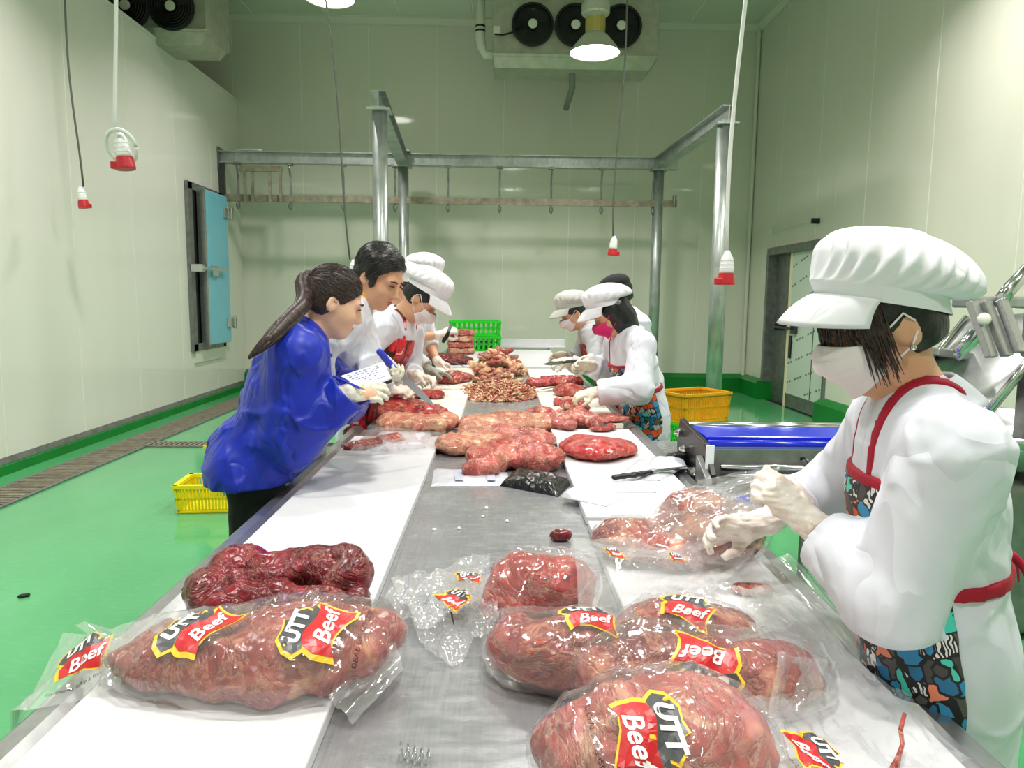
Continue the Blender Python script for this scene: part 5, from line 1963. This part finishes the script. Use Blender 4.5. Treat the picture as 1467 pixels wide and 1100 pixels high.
    def cap(p, mat, puff=1.0, sag=.035, brim=.075, z0=.058, tilt=.075, nn=22, rx=.145, ry=.115, rz=.078, name='cap', brim_drop=.03, pleat=.05, pitch=.48, cz=.10):
        k = p.k
        Rp = rotm(0, -pitch)

        def ring(a, r=1.0, dz=0.0):
            ca, sa = math.cos(a), math.sin(a)
            return Vector((.112 * r * ca - .012, .094 * r * sa, z0 + tilt * .5 * (ca - .2) + dz))

        def g(u, v):
            a = 2 * PI * u
            if v < .16:
                return p.H(*ring(a, 1.0 + .02 * v / .16, .034 * v / .16))
            w_ = (v - .16) / .84
            th = 1.95 * (1 - w_)                       # from the underside up to the crown
            ns = float(vnoise(np.float32(math.cos(a) * 2 + 5), np.float32(math.sin(a) * 2 + 5), np.float32(nn * .3 + w_ * 3)))
            pl = 1 + pleat * (1 - w_) ** 1.1 * math.sin(nn * a + 3 * ns) + .035 * ns * math.sin(PI * min(1, w_ * 1.3))
            st, ct = math.sin(th), math.cos(th)
            e = Vector((rx * st * math.cos(a) * pl, ry * st * math.sin(a) * pl, rz * ct * (1 + .04 * ns)))
            e = Rp @ e + Vector((-sag - .01, 0, cz))
            b = ring(a, 1.02, .034)
            t = min(1, w_ / .22)
            t = t * t * (3 - 2 * t)
            q = b.lerp(e, t)
            return p.H(*q)
        o = MB().grid(g, 168 if p.vox < .007 else 104, 44, True).build(name, mat, p.root, smooth=True)
        if brim:
            def bf(u, v):
                a = (u - .5) * 2.5
                ca, sa = math.cos(a), math.sin(a)
                q = ring(a, 1.015, .004)
                e = brim * v * (ca ** .7 if ca > 0 else 0)
                return p.H(q.x + e, q.y * (1 + .05 * v), q.z - brim_drop * v * v - .012 * v * abs(sa))
            b = MB().grid(bf, 36, 10).build('brim', mat, o, smooth=True)
            solidify(b, .005)
        return o

    def strands(p, hair_o, n, dirf, L, r=.0012, mat='hair_black', seed=1, lift=.0015, keep=None, segs=5):
        """fine hairs lying on the hair mass; dirf(head-space point) -> head-space direction"""
        rnd = random.Random(seed)
        inv = p.HR.transposed()
        vs = [v.co.copy() for v in hair_o.data.vertices]
        nr = [v.normal.copy() for v in hair_o.data.vertices]
        bv = BVHTree.FromPolygons(vs, [list(f.vertices) for f in hair_o.data.polygons])
        mb = MB()
        c = 0
        for _ in range(n * 8):
            if c >= n:
                break
            i = rnd.randrange(len(vs))
            q = inv @ (vs[i] - p.hc) / p.k
            if keep and not keep(q):
                continue
            c += 1
            pos = vs[i]
            pts = []
            jit = Vector((rnd.uniform(-.25, .25), rnd.uniform(-.25, .25), rnd.uniform(-.25, .25)))
            LL = L * rnd.uniform(.6, 1.25)
            for s_ in range(segs):
                h = bv.find_nearest(pos)
                base = h[0] + h[1] * (lift + .001 * rnd.random()) if h[0] is not None and (h[0] - pos).length < .02 else pos
                pts.append(base)
                d = p.HR @ (Vector(dirf(inv @ (pos - p.hc) / p.k)).normalized() + jit)
                if h[0] is not None and (h[0] - pos).length < .008:
                    d = d - h[1] * d.dot(h[1])
                pos = base + d.normalized() * (LL / segs)
            mb.tube(pts, [r * q_ for q_ in (.6, 1, 1, .8, .3)][:segs], 3, False)
        o = mb.build('hair_strands', mat, hair_o, smooth=True)
        o['kind'] = 'stuff'
        return o

    def mask(p, mat, loops='mask_white', sink=0.0):
        k = p.k

        def g(u, v):
            a = (u * 2 - 1) * 1.22
            uu = abs(u * 2 - 1)
            R = .100 + .030 * math.sin(PI * min(1, (v + .08) / .75)) - .026 * max(0, v - .6) / .4
            x = .016 + R * math.cos(a) ** .9 + .006 * ((v * 3.6 + .3) % 1.0 - .5) * (1 - uu * uu)
            y = .079 * math.sin(a) * (1 - .12 * v)
            zc = -.052
            z = zc + (.056 - .122 * v) * (1 - .50 * uu ** 1.6) + .012 * uu * uu
            return p.H(x, y, z)
        o = MB().grid(g, 40, 40).build('mask', mat, p.root, smooth=True)
        solidify(o, .003)
        for y in (-1, 1):
            for v, ez in ((.06, .028), (.94, -.034)):
                e = g(0 if y < 0 else 1, v)
                MB().tube([e, e.lerp(p.H(-.005, y * .092, ez), .5), p.H(-.005, y * .090, ez), p.H(-.022, y * .089, ez * .3)], .0022 * k, 6).build('ear_loop', loops, o, smooth=True)
        return o

    def hair(p, mat, cutx=.052, cutz=.022, size=1.0, noise=.004, nape=-.075, vox=None, side=.0):
        s = SDF()
        k = p.k
        s.ell(p.H(-.015, 0, .036), Vector((.106 * size, .0865 * size, .102 * size)) * k, p.HR, .02)
        s.ell(p.H(-.045, 0, -.03), Vector((.062, .072, .06)) * k, p.HR, .03)
        s.noise(noise * .5, 26, 3)
        n = (p.hf * .80 - p.hu * .60)
        s.cut(p.H(cutx, 0, cutz), n)
        if side:
            for y in (-1, 1):
                s.ell(p.H(.026, y * .076, .0), Vector((.016, .008, .034)) * k, p.HR, .006)
        nn = (-p.hu - p.hf * .15)
        s.cut(p.H(-.05, 0, nape), nn)
        o = s.build('hair', mat, p.root, vox or p.vox * .8)
        p.hair_o = o
        return o

    def trousers(p, mat, r=(.10, .075, .065), shoe='boots', hemz=.10):
        s = SDF()
        k = p.k
        for y in (-1, 1):
            a = p.hip + p.s * (y * .085 * k) + U * .02
            b = p.base + p.s * (y * .10 * k)
            m = (a + Vector((b.x, b.y, 0))) / 2
            s.cap(a, m, r[0] * k, r[1] * k, .05)
            s.cap(m, Vector((b.x, b.y, hemz)), r[1] * k, r[2] * k, .03)
        s.cap(p.hip, p.hip + p.sd * .06, .135 * k, .13 * k, .05, (p.f, .75))
        s.noise(.006, 12, 3)
        s.cut((0, 0, hemz), (0, 0, -1))
        s.build('trousers', mat, p.root, max(p.vox, .009))
        for y in (-1, 1):
            b = p.base + p.s * (y * .10 * k)
            R = Matrix((p.f, p.s, U)).transposed()
            SDF().ell(b + p.f * .05 + U * .045, (.13, .048, .045), R, .02).cap(b + U * .06, b + U * .26, .052, .058, .04).cut((0, 0, .002), (0, 0, -1)).build('boot', shoe, p.root, .010)

    def face(p, brow='hair_black', lips=True):
        for y in (-1, 1):
            MB().tube([p.H(.095, y * .016, .008), p.H(.0975, y * .030, .0125), p.H(.088, y * .044, .009)], [.0015, .0028, .0015], 6).build('eyelashes', 'eye_dark', p.body_o, smooth=True)
            MB().tube([p.H(.098, y * .014, .028), p.H(.098, y * .032, .034), p.H(.084, y * .050, .028)], [.003, .004, .002], 6).build('eyebrow', brow, p.body_o, smooth=True)
        if lips:
            SDF().ell(p.H(.096, 0, -.0605), Vector((.009, .021, .0045)) * p.k, p.HR, .004).ell(p.H(.094, 0, -.0705), Vector((.009, .017, .0055)) * p.k, p.HR, .004).build('lips', 'lips', p.body_o, .0025, pad=.006)


def P3(px, py, Y):
    return ony(px, py, Y)


# ------------------------------------------------------------------ masked woman in the foreground
w1 = Person('woman in white puffy cap, mask and block-patterned apron filling a bag', 1264, 468, 1.33, 166, lean=8, nlean=27, hyaw=10, hpitch=20, k=.95, vox=.005)
w1.arm('L', P3(1150, 738, 1.37), pole=(-.05, -.5, -1), sleeve=.62, d=(-.70, .25, .62), n=(-.35, .9, -.1), curl=1.15, tcurl=1.0)
w1.arm('R', P3(1085, 752, 1.62), pole=(.2, .8, -.6), sleeve=.5, d=(-1, .05, -.08), n=(.1, -.9, -.3), curl=.55, tcurl=.6)
w1.arms['L']['thumb'] = 1
w1.arms['R']['thumb'] = 1
w1.body()
w1.coat('coat_white', puff=1.05, hem=.42, skirt=(.19, .235), sleeve_r=(.082, .074, .068), fold=.007, seed=2)
w1.collar('coat_white')
w1.apron('apron_blocks', tie_t=.20, front=.018, top=.40, bottom=.40, wb=.14, wl=.23, puff=1.05, hem=.42, skirt=(.19, .235), trim='strap_red', vox=.006)
w1.trousers('trousers_black')
bp = w1.hip + w1.sd * .19 - w1.ft * .125
for sg, dz in ((1, -.09), (-1, -.06)):
    def rb_(u, v, sg=sg, dz=dz):
        return bp - w1.f * (.012 + .03 * u) + w1.s * (sg * .035 * u) + U * (dz * u * u + .012 * u + .02 * (v - .5))
    solidify(MB().grid(rb_, 10, 2).build('tie_end', 'strap_red', w1.root, smooth=True), .003)
w1.gloves('glove_latex', cuff=.06, vox=.003, cuffr=.036, wrinkle=.002)
w1.cap('cap_white', sag=.045, brim=.085, z0=.052, tilt=.12, nn=25, rx=.155, ry=.118, rz=.080, pleat=.06, pitch=.62, cz=.092)
w1.mask('mask_white')
w1.hair('hair_black', cutx=.045, cutz=.03, nape=-.055, vox=.004)
random.seed(21)
fr = MB()
for i in range(130):
    y = random.choice((-1, 1)) * random.uniform(.0, 1)
    a = y * 1.15
    L = random.uniform(.05, .12) * (1.0 if abs(a) > .4 else .75)
    x0_, y0_ = .100 * math.cos(a), .082 * math.sin(a)
    x1_, y1_ = .118 * math.cos(a) + .004, .090 * math.sin(a) + random.uniform(-.006, .006)
    jit = random.uniform(-.012, .012)
    fr.tube([w1.H(x0_ - .012, y0_, .072), w1.H((x0_ + x1_) / 2 - .002, (y0_ + y1_) / 2, .072 - L * .4), w1.H(x1_ - .006, y1_, .072 - L * .75), w1.H(x1_ - .012 + jit, y1_ * (.97 + jit), .072 - L)], [.0016, .0018, .0014, .0005], 4, False)
for i in range(90):
    y = random.choice((-1, 1))
    x0_ = random.uniform(.02, .075)
    L = random.uniform(.08, .16)
    jit = random.uniform(-.01, .01)
    yy = .086 - max(0, x0_ - .03) * .25
    fr.tube([w1.H(x0_, y * yy * .95, .06), w1.H(x0_ + .004, y * (yy + .004), .06 - L * .4), w1.H(x0_ + jit * .5, y * (yy + .002), .06 - L * .75), w1.H(x0_ + jit - .004, y * yy * .96, .06 - L)], [.0016, .0018, .0014, .0005], 4, False)
o = fr.build('hair_fringe', 'hair_brown', w1.root, smooth=True)
o['kind'] = 'stuff'
MB().lathe([(.001, -.006), (.005, -.004), (.006, 0), (.005, .004), (.001, .006)], w1.H(-.004, .091, -.038), n=10).build('earring', 'steel_bright', w1.root, smooth=True)

# ------------------------------------------------------------------ woman in the blue jacket
w2 = Person('woman with long brown ponytail in a shiny blue jacket writing notes', 478, 433, 2.66, 14, lean=20, nlean=40, hyaw=4, hpitch=24, k=.99, vox=.006, skin='skin_light')
nbq = [P3(488, 541, 2.62), P3(549, 521, 2.72), P3(561, 543, 2.58), P3(523, 559, 2.50)]
w2.arm('R', P3(497, 562, 2.50), pole=(-.9, -.2, -.9), sleeve=.93, d=(.95, .1, .06), n=(.0, .6, -.5), curl=.42, tcurl=.7)
w2.arm('L', P3(512, 552, 2.74), pole=(.0, .9, -.7), sleeve=.93, d=(1, -.1, .1), n=(.0, -.7, .5), curl=.35, tcurl=.4)
w2.arms['R']['thumb'] = -1
w2.arms['L']['thumb'] = 1
w2.body(True)
w2.coat('jacket_blue', puff=1.15, hem=.84, skirt=(.20, .225), sleeve_r=(.095, .10, .072), fold=.012, name='jacket', seed=5, tuck=.04)
w2.collar('jacket_blue')
w2.trousers('trousers_black', shoe='boots_black')
w2.gloves({'R': 'glove_cotton', 'L': 'glove_cotton'}, cuff=.05, vox=.004, cuffr=.036)
w2.hair('hair_brown', cutx=.050, cutz=.030, nape=-.06, noise=.003, vox=.0045)
w2.face(brow='hair_brown')
w2.strands(w2.hair_o, 500, lambda q: (-.11 - q.x, -q.y, .05 - q.z), .09, .0011, 'hair_brown', 3)
tl = [w2.H(-.095, 0, .055), w2.H(-.13, .0, .03), P3(436, 433, 2.55), P3(414, 456, 2.44), P3(392, 480, 2.37), P3(372, 499, 2.34), P3(356, 513, 2.34)]


def spline(pts, n):
    pts = [Vector(q) for q in pts]
    ext = [pts[0] * 2 - pts[1]] + pts + [pts[-1] * 2 - pts[-2]]
    out = []
    for i in range(n + 1):
        t = i / n * (len(pts) - 1)
        k_ = min(int(t), len(pts) - 2)
        f = t - k_
        a, b, c_, d = ext[k_:k_ + 4]
        out.append(.5 * ((2 * b) + (c_ - a) * f + (2 * a - 5 * b + 4 * c_ - d) * f * f + (3 * b - a - 3 * c_ + d) * f ** 3))
    return out


tp = spline(tl, 22)
tr_ = [float(np.interp(i / 22, (0, .12, .35, .6, .8, 1), (.022, .026, .029, .025, .016, .003))) for i in range(23)]
po_ = SDF().chain(tp, [r_ * .93 for r_ in tr_], .006, flat=((0, 1, 0), .75)).build('ponytail', 'hair_brown', w2.root, .005, relax=3)
ex = MB()
random.seed(31)
for i in range(300):
    th = random.uniform(0, 2 * PI)
    dth = random.uniform(-.03, .03)
    q_ = random.uniform(.9, 1.08)
    pts = []
    for i2 in range(0, 23, 2):
        q, r_ = tp[i2], tr_[i2]
        q2 = tp[min(i2 + 1, 22)]
        q0 = tp[max(i2 - 1, 0)]
        e2 = Vector((0, 1, 0))
        e1 = (q2 - q0).cross(e2).normalized()
        th += dth
        pts.append(q + e1 * (math.cos(th) * r_ * q_) + e2 * (math.sin(th) * r_ * .79 * q_))
    ex.tube(pts[:random.choice((10, 11, 12, 12))], .0016, 3, False)
o = ex.build('loose_strands', 'hair_brown', po_, smooth=True)
o['kind'] = 'stuff'
MB().lathe([(.026, -.008), (.031, 0), (.026, .008)], w2.H(-.104, 0, .049), tl[1] - tl[0], 16).build('hair_tie', 'rubber', w2.root, smooth=True)
# her notebook and pen
nb = thing('notebook', 'open notepad with handwriting held over the table', 'notebook', (nbq[0] + nbq[2]) / 2)
nrm = (nbq[1] - nbq[0]).cross(nbq[3] - nbq[0]).normalized()
if nrm.z < 0:
    nrm = -nrm
MB().prism(nbq, -nrm * .012).build('cover', 'rubber', nb)
MB().prism([q + nrm * .001 for q in nbq], nrm * .006).build('pages', 'paper', nb)
wl_ = MB()
random.seed(8)
for i in range(7):
    for j in range(8):
        if random.random() < .75:
            u0, v0 = .08 + j * .10, .1 + i * .115
            def nq(u, v):
                return nbq[0] * (1 - u) * (1 - v) + nbq[1] * u * (1 - v) + nbq[2] * u * v + nbq[3] * (1 - u) * v + nrm * .0085
            wl_.add([nq(u0, v0), nq(u0 + .07, v0), nq(u0 + .07, v0 + .045), nq(u0, v0 + .045)], [(0, 1, 2, 3)])
o = wl_.build('handwriting', 'ink', nb)
o['kind'] = 'stuff'
pn = thing('pen', 'blue pen in the cotton-gloved hand of the note taker', 'pen', P3(500, 548, 2.50))
MB().cyl(P3(478, 539, 2.53), P3(516, 556, 2.47), .0045, n=10).build('barrel', 'blue_handle', pn)
MB().cyl(P3(516, 556, 2.47), P3(523, 558, 2.465), .004, .001, n=10).build('tip', 'steel_bright', pn)

# ------------------------------------------------------------------ man with black hair in an open white coat
m1 = Person('bare-headed man with short black hair in white coat holding a blue-handled knife', 543, 397, 3.12, 2, lean=31, nlean=40, hyaw=-26, hpitch=32, k=1.03, vox=.006)
m1.arm('R', P3(528, 541, 2.86), pole=(-.6, -.5, -.9), sleeve=.45, d=(1, -.2, .0), n=(.1, .3, .8), curl=.6, tcurl=.6)
m1.arm('L', P3(545, 530, 3.02), pole=(-.2, .9, -.8), sleeve=.8, d=(.93, -.28, -.10), n=(.0, -.75, -.65), curl=1.15, tcurl=.9)
m1.arms['R']['thumb'] = 1
m1.arms['L']['thumb'] = 1
m1.body(True)
m1.coat('coat_white', puff=1.1, hem=.46, skirt=(.20, .25), sleeve_r=(.085, .085, .078), fold=.009, seed=7, tuck=.05)
m1.collar('coat_white')
s = SDF()
s.cap(m1.neck - m1.sd * .04, m1.neck + m1.nd * .035, .072, .064, .02)
s.cap(m1.neck - m1.sd * .02 + m1.ft * .05, m1.chest + m1.ft * .095, .045, .05, .03)
s.noise(.003, 20, 3).build('shirt', 'shirt_yellow', m1.root, .006)
m1.trousers('trousers_black', shoe='boots_black')
m1.gloves('glove_cotton', cuff=.05, vox=.004, cuffr=.036)
m1.hair('hair_black', cutx=.060, cutz=.058, nape=-.045, noise=.006, size=1.04, vox=.005, side=1)
m1.face()
m1.strands(m1.hair_o, 700, lambda q: (-.25, -.8, .25) if q.x > .04 and q.z > .06 else (-.5, q.y * 5, -.9), .035, .0013, 'hair_black', 4, .003)

# ------------------------------------------------------------------ workers on the left row
w3 = Person('masked worker in white cap and red camouflage apron next to the bare-headed man', 603, 428, 4.05, -20, lean=27, nlean=50, hyaw=14, hpitch=48, k=1.0, vox=.008)
w3.arm('R', P3(561, 556, 3.85), pole=(-.5, -.6, -.9), sleeve=.85, d=(.95, -.1, -.1), n=(.1, .4, -.9), curl=1.1, tcurl=.9)
w3.arm('L', P3(594, 536, 4.05), pole=(-.2, .8, -.8), sleeve=.8, d=(.95, -.15, -.3), n=(0, -.4, -.9), curl=.5, tcurl=.5)
w3.arms['R']['thumb'] = -1
w3.arms['L']['thumb'] = 1
w3.body()
w3.coat('coat_white', hem=.6, skirt=(.185, .22), seed=9)
w3.collar('coat_white')
w3.apron('apron_camo', top=.44, bottom=.40, wb=.165, wl=.26, hem=.6, strap='apron_camo', tie='apron_camo')
w3.trousers('trousers_black')
w3.gloves('glove_latex', cuff=.05, vox=.005)
w3.cap('cap_white', brim=.085, z0=.06, nn=19)
w3.mask('mask_white')
w3.hair('hair_black', nape=-.05)
MB().lathe([(.031, -.004), (.034, 0), (.031, .004)], w3.arms['L']['W'] - w3.arms['L']['fd'] * .06, w3.arms['L']['fd'], 16, False, False).build('wristband', 'red_plastic', w3.root)
knife('long curved knife with blue handle pointing at the bone-in slab', P3(621, 586, 3.0), P3(571, 533, 2.93), P3(543, 505, 2.88), 'blue_handle', .030, (0, -1, .3), -.012)

w4 = Person('worker in white cap lifting a knife beside the rib block', 606, 398, 5.6, -18, lean=14, nlean=35, hyaw=15, hpitch=30, k=1.04, vox=.009)
w4.arm('R', P3(632, 480, 5.3), pole=(-.4, -.5, -.9), sleeve=.05, d=(.8, -.1, .45), n=(.3, .6, -.6), curl=1.1, tcurl=.9)
w4.arm('L', P3(628, 520, 5.6), pole=(-.2, .8, -.8), sleeve=.3, d=(.9, -.2, -.2), n=(0, -.4, -.9), curl=.7)
w4.arms['R']['thumb'] = 1
w4.arms['L']['thumb'] = 1
w4.body()
w4.coat('coat_white', hem=.7, sleeve_r=(.078, .07, .066), seed=12)
w4.apron('apron_camo', top=.44, bottom=.40, wb=.165, wl=.26, strap='apron_camo', tie='rubber', hem=.7)
w4.trousers('trousers_black')
w4.gloves('glove_latex', cuff=.05, vox=.006)
w4.cap('cap_white', nn=19)
w4.mask('mask_white')
w4.hair('hair_black', nape=-.05)
knife('small upright knife in the raised glove near the green crates', P3(648, 462, 5.25), P3(642, 476, 5.25), P3(636, 489, 5.25), 'black_plastic', .025, (0, -1, 0))

w5 = Person('worker half hidden behind the bare-headed man with little but a white cap showing', 574, 414, 4.9, 4, lean=16, nlean=30, hyaw=0, hpitch=25, k=1.0, vox=.010)
w5.arm('R', P3(585, 540, 4.75), pole=(-.4, -.5, -.9), sleeve=.85, d=(.9, -.1, -.2), n=(0, .6, -.6), curl=.6)
w5.arm('L', P3(618, 532, 5.0), pole=(-.2, .8, -.8), sleeve=.75, d=(.98, -.05, -.15), n=(0, -.2, -.9), curl=.3)
w5.arms['R']['thumb'] = -1
w5.arms['L']['thumb'] = 1
w5.body()
w5.coat('coat_grey', hem=.6, seed=14)
w5.apron('apron_camo', top=.44, bottom=.40, wb=.165, wl=.26, strap='apron_camo', tie='rubber', hem=.6)
w5.trousers('trousers_black')
w5.gloves('glove_grey', cuff=.05, vox=.006)
w5.cap('cap_white', nn=19)
w5.mask('mask_white')
w5.hair('hair_black', nape=-.05)

# ------------------------------------------------------------------ workers on the right row
w6 = Person('worker in white coat with black plastic hood and pink mask', 874, 450, 4.35, 194, lean=15, nlean=44, hyaw=-10, hpitch=36, k=1.0, vox=.008)
w6.arm('L', P3(853, 562, 4.1), pole=(.6, -.7, -.8), sleeve=.88, d=(-.92, -.1, -.1), n=(0, .3, -.9), curl=.6, tcurl=.5)
w6.arm('R', P3(845, 522, 4.55), pole=(.3, .8, -.8), sleeve=.85, d=(-1, .1, -.02), n=(.1, -.5, -.6), curl=1.1, tcurl=.8)
w6.arms['L']['thumb'] = -1
w6.arms['R']['thumb'] = 1
w6.body()
w6.coat('coat_white', puff=1.08, hem=.42, skirt=(.185, .23), sleeve_r=(.082, .082, .068), fold=.008, seed=16)
w6.collar('coat_white')
w6.apron('apron_blocks', top=.36, bottom=.40, wb=.14, wl=.24, puff=1.08, hem=.42, skirt=(.185, .23), trim='strap_red')
w6.trousers('trousers_black')
w6.gloves('glove_cotton', cuff=.06, vox=.005, cuffr=.038)
w6.mask('mask_pink', 'mask_pink')
hd = SDF().ell(w6.H(-.03, 0, .01), (.105, .098, .11), w6.HR, .03).ell(w6.H(-.04, 0, -.07), (.08, .085, .07), w6.HR, .04).cap(w6.H(-.04, 0, -.08), w6.neck + w6.sd * .0, .085, .09, .04)
hd.noise(.005, 10, 2).cut(w6.H(.05, 0, -.02), w6.hf * .9 - w6.hu * .15)
hd.build('hood', 'black_bag', w6.root, .006)
w6.cap('cap_white', brim=.09, z0=.066, tilt=.09, nn=19, rx=.15)

w7 = Person('worker in grey white cap and white mask bending over the right board', 822, 449, 5.7, 182, lean=24, nlean=46, hyaw=6, hpitch=30, k=1.0, vox=.009)
w7.arm('L', P3(812, 517, 5.45), pole=(.6, -.6, -.8), sleeve=.8, d=(-.9, .1, -.15), n=(0, .5, -.7), curl=.8, tcurl=.6)
w7.arm('R', P3(806, 508, 5.8), pole=(.3, .8, -.8), sleeve=.8, d=(-1, -.1, -.15), n=(0, -.5, -.7), curl=.8)
w7.arms['L']['thumb'] = -1
w7.arms['R']['thumb'] = 1
w7.body()
w7.coat('coat_grey', hem=.5, seed=18)
w7.collar('coat_grey')
w7.apron('apron_camo', top=.44, bottom=.40, wb=.165, wl=.25)
w7.trousers('trousers_black')
w7.gloves('glove_cotton', cuff=.06, vox=.006, cuffr=.038)
w7.cap('cap_grey', brim=.09, z0=.058, nn=19)
w7.mask('mask_white')
w7.hair('hair_black', nape=-.06)
knife('broad grey blade in the gloves of the bending worker', P3(778, 522, 5.3), P3(808, 519, 5.35), P3(830, 516, 5.4), 'rubber', .05, (0, -.5, 1))

w8 = Person('worker in black cap standing behind the pink-masked worker', 884, 424, 5.25, 184, lean=14, nlean=34, hyaw=0, hpitch=24, k=1.03, vox=.010)
w8.arm('L', P3(858, 515, 5.05), pole=(.6, -.6, -.8), sleeve=.85, d=(-.9, .1, -.15), n=(0, .5, -.7), curl=.6)
w8.arm('R', P3(850, 512, 5.4), pole=(.3, .8, -.8), sleeve=.85, d=(-1, -.1, -.15), n=(0, -.5, -.7), curl=.6)
w8.arms['L']['thumb'] = -1
w8.arms['R']['thumb'] = 1
w8.body()
w8.coat('coat_white', hem=.5, seed=20)
w8.apron('apron_camo', top=.44, bottom=.40, wb=.165, wl=.25)
w8.trousers('trousers_black')
w8.gloves('glove_cotton', cuff=.06, vox=.007, cuffr=.038)
w8.cap('cap_black', brim=.07, z0=.05, nn=8, pleat=.0, rx=.115, ry=.095, rz=.07, sag=.0, pitch=.1, cz=.085)
w8.mask('mask_pink', 'mask_pink')
w8.hair('hair_black', nape=-.06)
MB().grid(lambda u, v: w8.H(.108 * math.cos((u - .5) * 1.6) - .010, .09 * math.sin((u - .5) * 1.6), .052 + .035 * v), 14, 4).build('visor_lining', 'mask_pink', w8.root, smooth=True)
